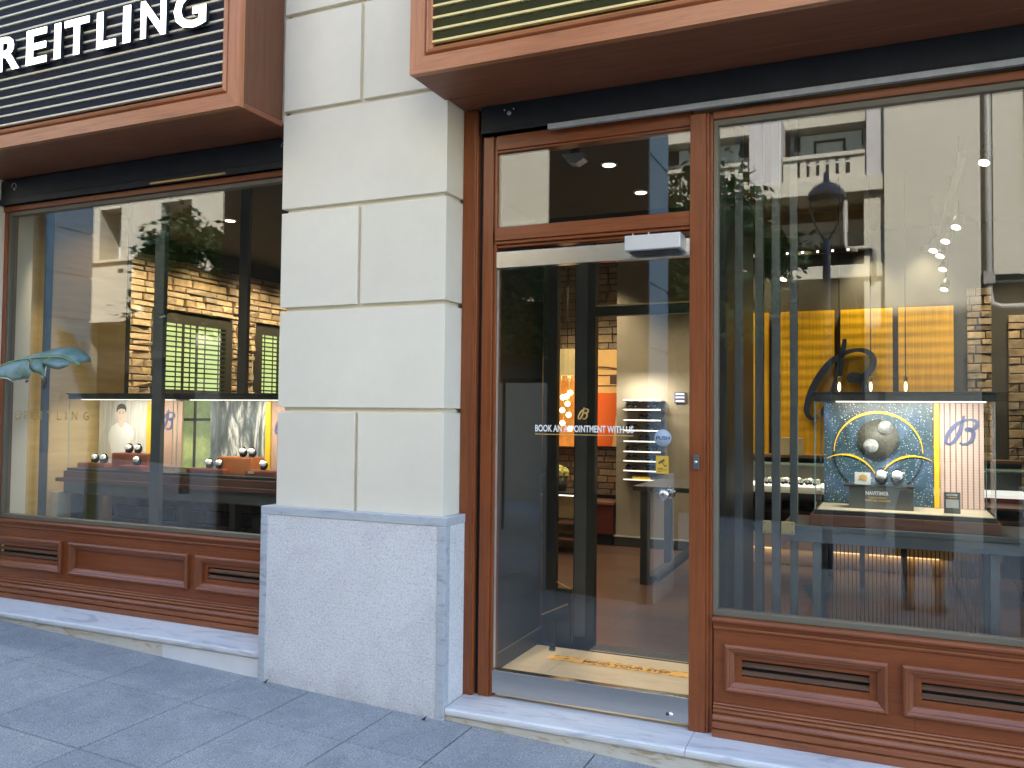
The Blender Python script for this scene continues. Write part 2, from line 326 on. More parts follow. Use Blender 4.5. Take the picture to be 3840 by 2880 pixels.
# ------------------------------------------------------------------ mesh builder
class MB:
    def __init__(s): s.bm = bmesh.new(); s.mats = []
    def mi(s, m):
        if m not in s.mats: s.mats.append(m)
        return s.mats.index(m)
    def faces(s, vs, fs, m, smooth=False):
        V = [s.bm.verts.new(v) for v in vs]; i = s.mi(m)
        for f in fs:
            try: F = s.bm.faces.new([V[k] for k in f]); F.material_index = i; F.smooth = smooth
            except ValueError: pass
        return s
    def box(s, x0, x1, y0, y1, z0, z1, m):
        return s.faces([(x0,y0,z0),(x1,y0,z0),(x1,y1,z0),(x0,y1,z0),(x0,y0,z1),(x1,y0,z1),(x1,y1,z1),(x0,y1,z1)],
                [(0,3,2,1),(4,5,6,7),(0,1,5,4),(1,2,6,5),(2,3,7,6),(3,0,4,7)], m)
    def prof(s, pts, x0, x1, m):           # profile in (y,z) extruded along x
        n = len(pts); vs = [(x0, y, z) for y, z in pts]+[(x1, y, z) for y, z in pts]
        fs = [(i, (i+1) % n, n+(i+1) % n, n+i) for i in range(n)]+[tuple(range(n))[::-1], tuple(range(n, 2*n))]
        return s.faces(vs, fs, m)
    def prism(s, pts, y0, y1, m):          # outline in (x,z) extruded along y
        n = len(pts); vs = [(x, y0, z) for x, z in pts]+[(x, y1, z) for x, z in pts]
        fs = [(i, (i+1) % n, n+(i+1) % n, n+i) for i in range(n)]+[tuple(range(n)), tuple(range(n, 2*n))[::-1]]
        return s.faces(vs, fs, m)
    def tube(s, pts, rad, m, n=10, caps=True):
        pts = [Vector(p) for p in pts]; rads = rad if isinstance(rad, (list, tuple)) else [rad]*len(pts)
        V = []; prev = None
        for i, p in enumerate(pts):
            d = (pts[min(i+1, len(pts)-1)]-pts[max(i-1, 0)]).normalized()
            a = prev if prev is not None else (Vector((0,0,1)) if abs(d.z) < .9 else Vector((1,0,0)))
            u = (a-d*a.dot(d)).normalized(); prev = u; w_ = d.cross(u)
            V += [tuple(p+(u*math.cos(2*math.pi*k/n)+w_*math.sin(2*math.pi*k/n))*rads[i]) for k in range(n)]
        fs = [(i*n+k, i*n+(k+1) % n, (i+1)*n+(k+1) % n, (i+1)*n+k) for i in range(len(pts)-1) for k in range(n)]
        if caps: fs += [tuple(range(n))[::-1], tuple(range((len(pts)-1)*n, len(pts)*n))]
        return s.faces(V, fs, m, True)
    def disc(s, c, r, axis, t, m, n=28):
        c = Vector(c); a = Vector(axis).normalized()
        return s.tube([c, c+a*t], r, m, n)
    def ball(s, c, r, m, n=12, sc_=(1,1,1)):
        vs = []; fs = []
        for i in range(1, n):
            t = math.pi*i/n
            for k in range(2*n):
                q = math.pi*k/n; vs.append((c[0]+r*sc_[0]*math.sin(t)*math.cos(q), c[1]+r*sc_[1]*math.sin(t)*math.sin(q), c[2]+r*sc_[2]*math.cos(t)))
        N = 2*n
        fs = [(i*N+k, (i+1)*N+k, (i+1)*N+(k+1) % N, i*N+(k+1) % N) for i in range(n-2) for k in range(N)]
        vs += [(c[0],c[1],c[2]+r*sc_[2]), (c[0],c[1],c[2]-r*sc_[2])]; T = len(vs)-2
        fs += [(T, k, (k+1) % N) for k in range(N)]+[(T+1, (n-2)*N+(k+1) % N, (n-2)*N+k) for k in range(N)]
        return s.faces(vs, fs, m, True)
    def ribbon(s, pts, widths, y0, t, m):  # flat stroke drawn in the xz plane
        P = [Vector((x, z)) for x, z in pts]; n = len(P); L = []; Rr = []
        for i in range(n):
            d = (P[min(i+1, n-1)]-P[max(i-1, 0)]); d = d.normalized() if d.length else Vector((1, 0)); q = Vector((-d.y, d.x))*widths[i]/2
            L.append(P[i]+q); Rr.append(P[i]-q)
        for i in range(n-1):
            a, b, c, d = L[i], L[i+1], Rr[i+1], Rr[i]
            e = y0-(i % 2)*.0002
            s.faces([(p.x, e, p.y) for p in (a,b,c,d)]+[(p.x, e+t, p.y) for p in (a,b,c,d)], [(0,1,2,3),(7,6,5,4),(0,4,5,1),(2,6,7,3)]+([(3,7,4,0)] if i == 0 else [])+([(1,5,6,2)] if i == n-2 else []), m)
        return s
    def build(s, name, parent=None, bevel=0, seg=2, loc=None):
        me = bpy.data.meshes.new(name)
        bmesh.ops.recalc_face_normals(s.bm, faces=s.bm.faces[:])
        s.bm.to_mesh(me); s.bm.free()
        for m in s.mats: me.materials.append(M[m])
        o = bpy.data.objects.new(name, me); C.objects.link(o)
        if parent is not None: o.parent = parent
        if loc: o.location = loc
        if bevel:
            b = o.modifiers.new('bevel', 'BEVEL'); b.width = bevel; b.segments = seg; b.limit_method = 'ANGLE'; b.angle_limit = R(40)
        return o
def tag(o, label=None, cat=None, group=None, kind=None):
    if label: o['label'] = label
    if cat: o['category'] = cat
    if group: o['group'] = group
    if kind: o['kind'] = kind
    return o
def empty(name, loc, label, cat, group=None):
    o = bpy.data.objects.new(name, None); C.objects.link(o); o.empty_display_size = .1
    o.location = loc; o['wloc'] = 0; del o['wloc']
    return tag(o, label, cat, group)
class T:
    """a thing: an Empty at its base; parts are written in world coordinates and re-based"""
    def __init__(s, name, loc, label, cat, group=None): s.o = empty(name, loc, label, cat, group); s.l = Vector(loc)
    def add(s, mb, name, parent=None, bevel=0, label=None):
        o = mb.build(name, None, bevel); o.parent = parent or s.o
        if parent is None: o.location = -s.l
        else: o.location = (0,0,0)
        if label: o['label'] = label
        return o
def copy_tree(o, parent=None):
    c = o.copy(); C.objects.link(c); c.parent = parent
    for ch in list(o.children): copy_tree(ch, c)
    return c
_tc = {}
def text_mesh(s, bold=0.0):
    cu = bpy.data.curves.new('t', 'FONT'); cu.body = s; cu.size = 1; cu.offset = bold; cu.extrude = .5; cu.resolution_u = 3
    o = bpy.data.objects.new('t', cu); C.objects.link(o)
    bpy.context.view_layer.update()
    me = bpy.data.meshes.new_from_object(o.evaluated_get(bpy.context.evaluated_depsgraph_get()))
    bpy.data.objects.remove(o); bpy.data.curves.remove(cu); return me
def text_into(mb, s, x0, x1, z0, z1, y, t, m, bold=0.0, shear=0, flat=False):
    """lettering fitted to a box in the xz plane (front towards -y), or lying flat (x, y as z) when flat"""
    me = text_mesh(s, bold); vs = [v.co.copy() for v in me.vertices]
    a = min(v.x for v in vs); b = max(v.x for v in vs); c = min(v.y for v in vs); d = max(v.y for v in vs)
    out = []
    for v in vs:
        X = x0+(v.x-a)/(b-a)*(x1-x0); Z = z0+(v.y-c)/(d-c)*(z1-z0); Y = y+t/2-v.z*t
        X += shear*(Z-z0)
        out.append((X, Z, Y) if flat else (X, Y, Z))
    mb.faces(out, [tuple(p.vertices) for p in me.polygons], m); bpy.data.meshes.remove(me)
LOGO = [(1.97,4.40),(1.965,4.65),(1.955,5.0),(1.945,5.5),(1.93,6.0),(1.905,6.5),(1.875,6.95),(1.84,7.22),(1.81,7.28),(1.79,7.05),(1.795,6.7),(1.815,6.25),(1.85,5.75),(1.895,5.3),(1.945,5.0),(2.0,4.83),(2.05,4.82),(2.085,4.95),(2.10,5.2),(2.088,5.5),(2.06,5.75),(2.025,5.87),(1.995,5.9),(1.985,5.78),(2.0,5.70),(2.025,5.72),(2.05,5.88),(2.062,6.2),(2.055,6.6),(2.03,7.0),(1.99,7.22),(1.95,7.25),(1.93,7.1)]
def logo(mb, x0, x1, z0, z1, y, t, m, wd):
    P = [((px-1.79)/.31*(x1-x0)+x0, z1-(py-4.40)/2.88*(z1-z0)) for px, py in LOGO]
    Q = []
    for i in range(len(P)-1):             # Catmull-Rom
        p0, p1, p2, p3 = P[max(i-1,0)], P[i], P[i+1], P[min(i+2, len(P)-1)]
        for k in range(5):
            u = k/5
            Q.append(tuple(.5*(2*p1[j]+(p2[j]-p0[j])*u+(2*p0[j]-5*p1[j]+4*p2[j]-p3[j])*u*u+(3*p1[j]-p0[j]-3*p2[j]+p3[j])*u**3) for j in (0, 1)))
    Q.append(P[-1]); n = len(Q)
    W = [wd*(.55+.6*abs(math.sin(math.pi*(i/n)*4.2))) for i in range(n)]
    mb.ribbon(Q, W, y, t, m)
GX = lambda x, y: -.0665-.040*x+.015*y     # the pavement falls to the right and towards the street

# ================================================================== THE SETTING OUTSIDE
mb = MB()
def gquad(mb, x0, x1, y0, y1, dz, m):
    mb.faces([(x, y, GX(x, y)+dz) for x, y in ((x0,y0),(x1,y0),(x1,y1),(x0,y1))], [(0,1,2,3)], m)
mb2 = MB()
xs = [-16+.62*i for i in range(22)]+[-2.41, -1.775, -1.17, -.75, -.237, .187, .80, 1.40, 2.0, 2.61, 3.2, 3.8, 4.4, 5.0, 5.6, 6.2, 6.8, 7.4, 8.0, 8.6, 9.2, 10]
xs = sorted(set(round(x, 3) for x in xs if x < -2.9 or x >= -2.42))
ys = [.35, -.455, -1.07, -1.68, -2.29, -2.9, -3.51, -4.12, -4.73, -5.34, -5.95, -6.56, -7.17, -7.78, -8.39, -9.6]
g = .0032
for i in range(len(xs)-1):
    for j in range(len(ys)-1):
        x0, x1, y1, y0 = xs[i]+g, xs[i+1]-g, ys[j]-g, ys[j+1]+g
        dz = rnd.uniform(-.0008, .0008); e = .003
        T4 = [(x0+e,y0+e),(x1-e,y0+e),(x1-e,y1-e),(x0+e,y1-e)]; B4 = [(x0,y0),(x1,y0),(x1,y1),(x0,y1)]
        mb2.faces([(x, y, GX(x, y)+dz) for x, y in T4]+[(x, y, GX(x, y)+dz-.003) for x, y in B4]+[(x, y, GX(x, y)-.02) for x, y in B4],
                  [(0,1,2,3)]+[(k, (k+1) % 4+4*0, 4+(k+1) % 4, 4+k) for k in range(4)]+[(4+k, 4+(k+1) % 4, 8+(k+1) % 4, 8+k) for k in range(4)], 'paving')
tag(mb2.build('pavement'), kind='structure')
gquad(mb, -60, 60, -60, .4, -.012, 'joint')
tag(mb.build('ground'), kind='structure')

# ================================================================== THE SHOP BUILDING
XL, GY, F = -1.021, .21, .173
shop = T('shop_building', (-.5, .3, 0), 'cream rendered shop building with wood framed windows and a glass door', 'building')
def add(mb, name, parent=None, bevel=0, label=None): return shop.add(mb, name, parent, bevel, label)
# --- pillar between the two bays
PZ = [.905]+[1.438+.54*k for k in range(0, 7)]
mb = MB(); gz, gd = .024, .024
mb.box(XL+gd, -gd, gd, .40, .90, 4.9, 'plaster')
for i in range(len(PZ)-1):
    z0, z1 = PZ[i]+(0 if i == 0 else 0), PZ[i+1]-gz if i < len(PZ) else PZ[i+1]
    z1 = PZ[i+1]-.000; z0 = PZ[i]-(gz if i == 0 else 0)
    z0 = PZ[i]; zt = PZ[i+1]-gz
    if i % 2 == 0:
        mb.box(XL, -.524, 0, .385, z0, zt, 'plaster'); mb.box(-.503, 0, 0, .385, z0, zt, 'plaster')
    else:
        mb.box(XL, 0, 0, .385, z0, zt, 'plaster')
pillar = add(mb, 'pillar', bevel=.002)
mb = MB()
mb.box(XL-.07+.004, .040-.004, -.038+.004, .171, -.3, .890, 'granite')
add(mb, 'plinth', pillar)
mb = MB()   # smooth rim round the plinth faces
a0, a1, pf = XL-.07, .040, -.038
zt = .905
mb.box(a0, a1, pf, .172, .862, zt, 'marble_rim')
mb.box(a0, a0+.045, pf, .0, -.3, .8615, 'marble_rim'); mb.box(a1-.045, a1, pf, .012, -.3, .8615, 'marble_rim')
add(mb, 'plinth_rim', pillar, .003)
# --- masonry above the windows, return pillar at the far left, upper storeys
mb = MB()
for x0, x1 in ((-4.62, -3.56), (2.98, 4.0)): mb.box(x0, x1, 0, .40, -.3, 4.9, 'plaster')
for x0, x1 in ((-3.56, XL), (0, 2.98)): mb.box(x0, x1, .02, .40, 2.985, 4.9, 'plaster')
mb.box(-16, -4.62, .02, .40, -.3, 4.9, 'plaster'); mb.box(4.0, 10, .02, .40, -.3, 4.9, 'plaster')
mb.box(-16, 10, 0, .5, 4.9, 15, 'plaster'); mb.box(-16, 10, .5, 9, 14.7, 15, 'plaster')
add(mb, 'wall')
# --- marble sills
def sill(x0, x1, z, joints, dz, name='marble_sill'):
    mb = MB(); pts = [x0]+joints+[x1]
    for a, b in zip(pts, pts[1:]):
        o = z-dz; mb.prof([(-.026, o-.036), (-.031, o-.030), (-.0325, o-.018), (-.031, o-.008), (-.024, o-.0015), (-.014, o), (.133, z), (.30, z), (.30, z-.07), (-.02, o-.037)], a+.0012, b-.0012, 'marble')
    return add(mb, name)
sL = sill(-3.56, XL-.072, .154, [-2.02], .034); sR = sill(.042, 3.2, 0, [1.205], .006)
mb = MB(); mb.box(-3.56, -2.43, -.016, .25, -.2, .081, 'marble_base'); mb.box(-2.428, -1.80, -.016, .25, -.2, .081, 'marble_base'); add(mb, 'sill_riser', sL)
mb = MB(); mb.box(-1.798, XL-.072, -.0185, .25, -.2, .0795, 'marble_new'); add(mb, 'sill_riser', sL, label='clean white riser piece beside the pillar')
mb = MB()
for a, b in ((.042, .55), (.551, .99), (.991, 1.6), (1.601, 3.2)): mb.box(a, b, -.014, .25, -.3, -.045, 'marble_base')
add(mb, 'sill_riser', sR)
# --- stall risers: panelled wood under the windows
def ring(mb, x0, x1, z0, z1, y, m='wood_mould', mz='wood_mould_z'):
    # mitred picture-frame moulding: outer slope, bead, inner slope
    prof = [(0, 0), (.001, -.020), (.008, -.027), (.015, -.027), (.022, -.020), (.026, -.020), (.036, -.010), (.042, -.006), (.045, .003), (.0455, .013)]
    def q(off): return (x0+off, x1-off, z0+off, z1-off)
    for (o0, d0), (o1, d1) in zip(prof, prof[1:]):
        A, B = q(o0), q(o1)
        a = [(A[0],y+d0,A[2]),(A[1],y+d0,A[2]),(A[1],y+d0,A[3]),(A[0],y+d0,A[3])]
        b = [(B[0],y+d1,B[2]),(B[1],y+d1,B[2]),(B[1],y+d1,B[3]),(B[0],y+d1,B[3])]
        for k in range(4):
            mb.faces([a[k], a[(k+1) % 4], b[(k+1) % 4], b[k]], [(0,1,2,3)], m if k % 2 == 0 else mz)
def riser(x0, x1, zb, zr, panels, name):
    """zb marble, zr glass bead; panels = (x0,x1,louvred)"""
    mb = MB(); y = F+.010; D = zr-.5217
    z = lambda q: q+D
    # capping rail with rounded nose, fillets
    cap = [(y-.030, z(.500)), (y-.036, z(.506)), (y-.036, z(.514)), (y-.030, z(.5205)), (GY+.05, z(.5217)), (GY+.05, z(.44)), (y, z(.44)), (y, z(.462)), (y-.010, z(.466)), (y-.012, z(.474)), (y-.008, z(.482)), (y-.017, z(.486)), (y-.020, z(.494))]
    mb.prof(cap, x0, x1, 'wood_x')
    # field with holes for the louvres
    zf0, zf1 = z(.141), z(.44); cur = x0
    for (a, b, lv) in panels:
        ia, ib, iz0, iz1 = max(a+.044, x0), min(b-.044, x1), z(.242), z(.362)
        mb.box(cur, ia, y, y+.03, zf0, zf1, 'wood_x'); mb.box(ia, ib, y, y+.03, zf0, iz0, 'wood_x'); mb.box(ia, ib, y, y+.03, iz1, zf1, 'wood_x'); cur = ib
        if lv:
            la, lb, lz0, lz1 = max(a+.072, x0), b-.072, z(.266), z(.338); yy = y+.010
            mb.box(ia, la, yy, y+.029, iz0, iz1, 'wood_x'); mb.box(la, lb, yy, y+.029, iz0, lz0, 'wood_x'); mb.box(la, lb, yy, y+.029, lz1, iz1, 'wood_x'); mb.box(lb, ib, yy, y+.029, iz0, iz1, 'wood_x')
        else: mb.box(ia, ib, y+.012, y+.029, iz0, iz1, 'wood_x')
    if cur < x1: mb.box(cur, x1, y, y+.03, zf0, zf1, 'wood_x')
    # stepped base mouldings
    mb.prof([(y+.03, z(.141)), (y-.004, z(.141)), (y-.008, z(.135)), (y-.002, z(.131)), (y-.011, z(.128)), (y-.014, z(.121)), (y-.006, z(.116)), (y-.016, z(.112)), (y-.019, z(.104)), (y-.009, z(.097)), (y-.022, z(.092)), (y-.030, z(.082)), (y-.029, z(.073)), (y-.018, z(.067)), (y-.033, z(.062)), (y-.034, z(.040)), (y-.022, z(.034)), (y-.037, z(.030)), (y-.038, z(.001)), (y+.03, z(.001))], x0, x1, 'wood_base')
    base = add(mb, 'stall_riser', bevel=.0015)
    for (a, b, lv) in panels:
        mb = MB(); ring(mb, a, b, z(.198), z(.406), y)
        add(mb, 'panel_moulding', base)
        if lv:
            la, lb, lz0, lz1 = a+.072, b-.072, z(.266), z(.338)
            mb = MB(); n = 2
            mb.box(la-.01, lb+.01, y+.055, y+.06, lz0-.03, lz1+.03, 'black')
            for k in range(n):
                zz = lz0+(lz1-lz0)*(k+.5)/n
                mb.prof([(y+.013, zz-.012), (y+.011, zz-.006), (y+.030, zz+.006), (y+.034, zz+.001)], la, lb, 'wood_blade')
            add(mb, 'louvre', base)
    return base
riser(-3.56, XL, .154, .6757, [(-3.60, -2.885, True), (-2.82, -1.803, False), (-1.747, -1.01, True)], 'L')
riser(1.285, 3.0, 0, .5217, [(1.334, 1.998, True), (2.05, 2.90, True)], 'R')
# --- upright posts and heads of the right bay
def upright(x0, x1, z0, z1, name, y0=F, y1=.26, m='wood_z', bead=None):
    mb = MB(); mb.box(x0, x1, y0, y1, z0, z1, m)
    return add(mb, name, bevel=.004)
fr = upright(.003, .088, .001, 2.976, 'door_post')
mb = MB(); mb.box(.066, .080, F-.006, F+.02, .002, 2.97, 'wood_z'); add(mb, 'bead', fr, .002)
mb = MB(); mb.box(.088, .112, F+.035, .26, .002, 2.977, 'navy'); add(mb, 'shutter_track', fr)
mb = MB(); mb.box(.112, .170, F+.012, .262, .002, 2.83, 'wood_z'); mb.box(.170, .186, F+.024, .262, .002, 2.83, 'wood_z'); add(mb, 'inner_jamb', fr, .003)
mu = upright(1.176, 1.250, .001, 2.80, 'mullion', F-.004, .262)
mb = MB(); mb.box(1.2502, 1.264, F+.004, .262, .002, 2.80, 'wood_z'); mb.box(1.2642, 1.279, F+.014, .262, .002, 2.80, 'wood_z'); add(mb, 'bead', mu, .002)
# heads
mb = MB(); mb.box(1.279, 3.0, F+.004, .262, 2.767, 2.803, 'wood_x'); mb.box(.186, 1.1755, F+.012, .262, 2.755, 2.83, 'wood_x'); mb.box(.186, 1.1755, F+.020, .262, 2.742, 2.7545, 'wood_x')
add(mb, 'window_head', bevel=.003)
mb = MB(); mb.box(.186, 1.1755, F+.002, .262, 2.289, 2.356, 'wood_x'); mb.box(.186, 1.1755, F+.012, .262, 2.272, 2.2885, 'wood_x'); mb.box(.186, 1.1755, F+.03, .262, 2.256, 2.2715, 'wood_x')
add(mb, 'transom_rail', bevel=.0035)
mb = MB(); mb.box(-3.56, XL, F, .262, 2.767, 2.803, 'wood_x'); mb.box(-3.56, -3.525, F+.01, .262, .676, 2.767, 'wood_z'); add(mb, 'window_head', bevel=.003)
# --- shutter casing and silver strip
mb = MB(); mb.box(.113, 3.0, .150, .262, 2.835, 2.977, 'navy'); mb.box(.113, 3.0, .143, .2, 2.835, 2.852, 'navy')
cas = add(mb, 'shutter_casing', bevel=.004)
mb = MB(); mb.box(.487, 3.0, .125, .150, 2.808, 2.8345, 'galv'); add(mb, 'bottom_bar', cas, .002)
mb = MB()
for x in (.27,): mb.disc((x, .149, 2.925), .011, (0, -1, 0), .004, 'galv', 14)
for x in (.245, .295): mb.disc((x, .149, 2.943), .004, (0, -1, 0), .004, 'alu', 8)
add(mb, 'bolt', cas)
mb = MB(); mb.box(-3.56, XL, .150, .262, 2.8035, 2.977, 'navy'); mb.box(-3.56, XL, .140, .2, 2.8035, 2.845, 'navy')
cas = add(mb, 'shutter_casing', bevel=.004)
mb = MB(); mb.box(-2.15, -1.55, .128, .14, 2.806, 2.816, 'brass'); add(mb, 'bottom_bar', cas)
for x in (-1.13, -3.42):
    mb = MB(); mb.tube([(x+.022*math.cos(t), .144, 2.925+.022*math.sin(t)) for t in [R(a) for a in range(-20, 205, 15)]], .003, 'galv', 6); mb.disc((x, .1495, 2.908), .009, (0, -1, 0), .004, 'galv', 12)
    add(mb, 'hook', cas)
# --- glazed panes with grey beads
def pane(x0, x1, z0, z1, b, name='window_pane'):
    mb = MB(); mb.faces([(x0, GY, z0), (x1, GY, z0), (x1, GY, z1), (x0, GY, z1)], [(0,1,2,3)], 'glass')
    mb.faces([(x0, GY+.012, z0), (x1, GY+.012, z0), (x1, GY+.012, z1), (x0, GY+.012, z1)], [(0,1,2,3)], 'glass')
    p = add(mb, name)
    if b:
        mb = MB(); B = b
        mb.box(x0, x1, GY-.018, GY+.03, z0, z0+B, 'bead'); mb.box(x0, x1, GY-.018, GY+.03, z1-B, z1, 'bead')
        mb.box(x0, x0+B*.75, GY-.018, GY+.03, z0+B, z1-B, 'bead'); mb.box(x1-B*.75, x1, GY-.018, GY+.03, z0+B, z1-B, 'bead')
        add(mb, 'bead', p, .002)
    return p
pane(-3.525, XL, .676, 2.767, .027); pane(1.28, 3.0, .522, 2.767, .027)
pane(.187, 1.175, 2.357, 2.742, 0, 'fanlight_pane')
# --- the glass door
mb = MB()
mb.faces([(.19, GY+.004, .135), (1.172, GY+.004, .135), (1.172, GY+.004, 2.16), (.19, GY+.004, 2.16)], [(0,1,2,3)], 'glass')
mb.faces([(.19, GY+.014, .135), (1.172, GY+.014, .135), (1.172, GY+.014, 2.16), (.19, GY+.014, 2.16)], [(0,1,2,3)], 'glass')
door = add(mb, 'door', label='frameless glass door with stainless steel rails')
mb = MB(); mb.box(.188, 1.173, F+.018, GY+.03, .022, .136, 'steel'); rl = add(mb, 'bottom_rail', door, .002)
mb = MB(); mb.disc((1.09, F+.018, .052), .011, (0, -1, 0), .003, 'watchmetal', 16); mb.disc((1.076, F+.0182, .053), .007, (0, -1, 0), .004, 'dark', 12); add(mb, 'lock', door)
mb = MB(); mb.box(.188, 1.173, F+.018, GY+.03, 2.152, 2.234, 'steel'); add(mb, 'top_rail', door, .002)
mb = MB(); mb.tube([(1.066, GY-.001, 1.052), (1.066, GY-.028, 1.052)], .014, 'steel', 14); mb.ball((1.062, GY-.045, 1.052), .027, 'steel', 10, (1, .7, 1)); mb.tube([(1.066, GY+.016, 1.052), (1.066, GY+.05, 1.052)], .014, 'steel', 14); mb.ball((1.066, GY+.06, 1.052), .027, 'steel', 10, (1, .7, 1))
add(mb, 'handle', door)
mb = MB(); mb.box(.1865, .1895, GY, GY+.018, .14, 2.15, 'alu'); add(mb, 'edge_seal', door)

# ================================================================== SIGN BOXES
def slats(mb, x0, x1, z0, z1, y, e='slatgold', k='slatback'):
    mb.box(x0, x1, y+.022, y+.03, z0, z1, k); z = z0+.022
    while z < z1:
        mb.prof([(y+.004, z), (y+.0035, z+.010), (y+.021, z+.014), (y+.021, z-.002)], x0, x1, e)
        mb.box(x0, x1, y+.010, y+.0215, z+.0155, z+.047, k); z += .0555
def sign(x0, x1, label, letters, frame_l, frame_r):
    t = T('shop_sign', ((x0+x1)/2, -.17, 2.978), label, 'sign', 'box signs over the shop windows')
    zb, zt, yf = 2.978, 4.25, -.344; fl = .098
    mb = MB()
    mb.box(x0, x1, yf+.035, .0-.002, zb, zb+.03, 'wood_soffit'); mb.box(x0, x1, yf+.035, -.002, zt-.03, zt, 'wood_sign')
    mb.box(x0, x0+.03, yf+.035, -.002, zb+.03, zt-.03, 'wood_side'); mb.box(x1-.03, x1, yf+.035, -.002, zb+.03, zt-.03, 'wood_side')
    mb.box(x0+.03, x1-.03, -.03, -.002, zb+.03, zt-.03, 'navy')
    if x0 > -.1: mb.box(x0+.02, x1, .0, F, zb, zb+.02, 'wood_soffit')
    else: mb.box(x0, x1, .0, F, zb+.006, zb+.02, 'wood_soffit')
    t.add(mb, 'box', None, .003)
    mb = MB()
    def q(o): return (x0+o, x1-o, zb+o, zt-o)
    prof = [(0, .0355), (0, 0), (.076, 0), (.082, .010), (.090, -.006), (.102, -.010), (.106, .006), (.118, .014), (.118, .03)]
    for (o0, d0), (o1, d1) in zip(prof, prof[1:]):
        A, B = q(o0), q(o1)
        a = [(A[0],yf+d0,A[2]),(A[1],yf+d0,A[2]),(A[1],yf+d0,A[3]),(A[0],yf+d0,A[3])]
        b = [(B[0],yf+d1,B[2]),(B[1],yf+d1,B[2]),(B[1],yf+d1,B[3]),(B[0],yf+d1,B[3])]
        for k in range(4): mb.faces([a[k], a[(k+1) % 4], b[(k+1) % 4], b[k]], [(0,1,2,3)], 'wood_sign' if k % 2 == 0 else 'wood_sign_z')
    t.add(mb, 'frame')
    mb = MB(); slats(mb, x0+.115, x1-.115, zb+.112, zt-.112, yf, *(('slatgold', 'slatback') if letters else ('slatyellow', 'slatolive'))); t.add(mb, 'slat_panel')
    for ch, a, b in letters:
        mb = MB(); text_into(mb, ch, a, b, 3.425, 3.635, yf-.026, .022, 'navy', .022 if ch not in 'I' else .0); o_ = t.add(mb, 'letter')
        mb = MB(); text_into(mb, ch, a+.0015, b-.0015, 3.427, 3.633, yf-.0295, .003, 'letter', .022 if ch not in 'I' else .0)
        t.add(mb, 'lit_face', o_)
    return t
sign(-3.555, -1.029, 'wood framed slatted sign box left of the pillar with glowing white letters',
     [('B', -3.13, -2.965), ('R', -2.875, -2.675), ('E', -2.615, -2.44), ('I', -2.378, -2.325), ('T', -2.295, -2.095), ('L', -2.035, -1.885), ('I', -1.832, -1.775), ('N', -1.70, -1.515), ('G', -1.46, -1.235)], 0, 0)
sign(-.015, 3.3, 'wood framed slatted sign box above the door with no letters in view', [], 0, 0)

# ================================================================== THINGS FIXED ON THE FRONT
t = T('door_operator', (1.02, F-.08, 2.17), 'pale aluminium door sensor box at top of the glass door', 'sensor')
mb = MB(); mb.box(.892, 1.152, F-.088, F+.017, 2.172, 2.243, 'alu'); t.add(mb, 'cover', None, .004)
mb = MB(); mb.box(.91, 1.135, F-.06, F+.016, 2.166, 2.1718, 'dark'); t.add(mb, 'sensor_window')
for x in (.915, .99): mb = MB(); mb.box(x, x+.006, F-.04, F-.03, 2.2432, 2.262, 'alu'); t.add(mb, 'bracket')
t = T('doorbell', (1.21, F-.02, 1.17), 'small grey doorbell on the wood mullion right of the door', 'doorbell')
mb = MB(); mb.box(1.196, 1.224, F-.020, F-.0045, 1.172, 1.238, 'post'); t.add(mb, 'plate', None, .003)
mb = MB(); mb.disc((1.210, F-.020, 1.206), .0075, (0, -1, 0), .004, 'watchmetal', 16); t.add(mb, 'button')
def one(mb, name, label, cat, group=None, bevel=0): return tag(mb.build(name, None, bevel), label, cat, group)
Dy = GY+.0025
mb = MB(); text_into(mb, 'BOOK AN APPOINTMENT WITH US', .401, .903, 1.328, 1.362, Dy, .001, 'white', .02); one(mb, 'window_lettering', 'white lettering on the glass door inviting customers to book', 'lettering')
mb = MB(); mb.box(.401, .903, Dy, Dy+.001, 1.314, 1.3175, 'goldpaint'); one(mb, 'underline', 'thin gold line under the white lettering on the door', 'lettering')
mb = MB(); logo(mb, .627, .678, 1.392, 1.450, Dy, .001, 'goldpaint', .0065); one(mb, 'door_emblem', 'small gold script letter above the white lettering on the door', 'emblem')
t = T('push_sticker', (1.044, Dy, 1.27), 'round pale blue push sticker on the glass door', 'sticker')
mb = MB(); mb.disc((1.044, Dy+.001, 1.309), .040, (0, -1, 0), .001, 'sticker_blue', 40); t.add(mb, 'disc')
mb = MB(); text_into(mb, 'PUSH', 1.013, 1.076, 1.300, 1.318, Dy-.001, .0006, 'sticker_text', .02); t.add(mb, 'lettering')
t = T('camera_sticker', (1.042, Dy, 1.145), 'yellow camera warning sticker on the door below the push sticker', 'sticker')
mb = MB(); mb.box(1.012, 1.072, Dy, Dy+.001, 1.143, 1.226, 'sticker_yellow'); t.add(mb, 'sheet')
mb = MB(); mb.prism([(1.022, 1.196), (1.050, 1.212), (1.055, 1.203), (1.027, 1.187)], Dy-.0008, Dy-.0002, 'tapeink'); mb.prism([(1.043, 1.197), (1.055, 1.181), (1.063, 1.185), (1.063, 1.179), (1.055, 1.175), (1.040, 1.194)], Dy-.0008, Dy-.0002, 'tapeink')
mb.box(1.020, 1.046, Dy-.0008, Dy-.0002, 1.166, 1.169, 'tapeink'); mb.box(1.020, 1.064, Dy-.0008, Dy-.0002, 1.160, 1.162, 'tapeink'); mb.box(1.020, 1.040, Dy-.0008, Dy-.0002, 1.152, 1.154, 'tapeink'); t.add(mb, 'camera_symbol')
t = T('window_lettering', (-3.08, Dy, 1.343), 'pale gold spaced lettering low on the left shop window', 'lettering')
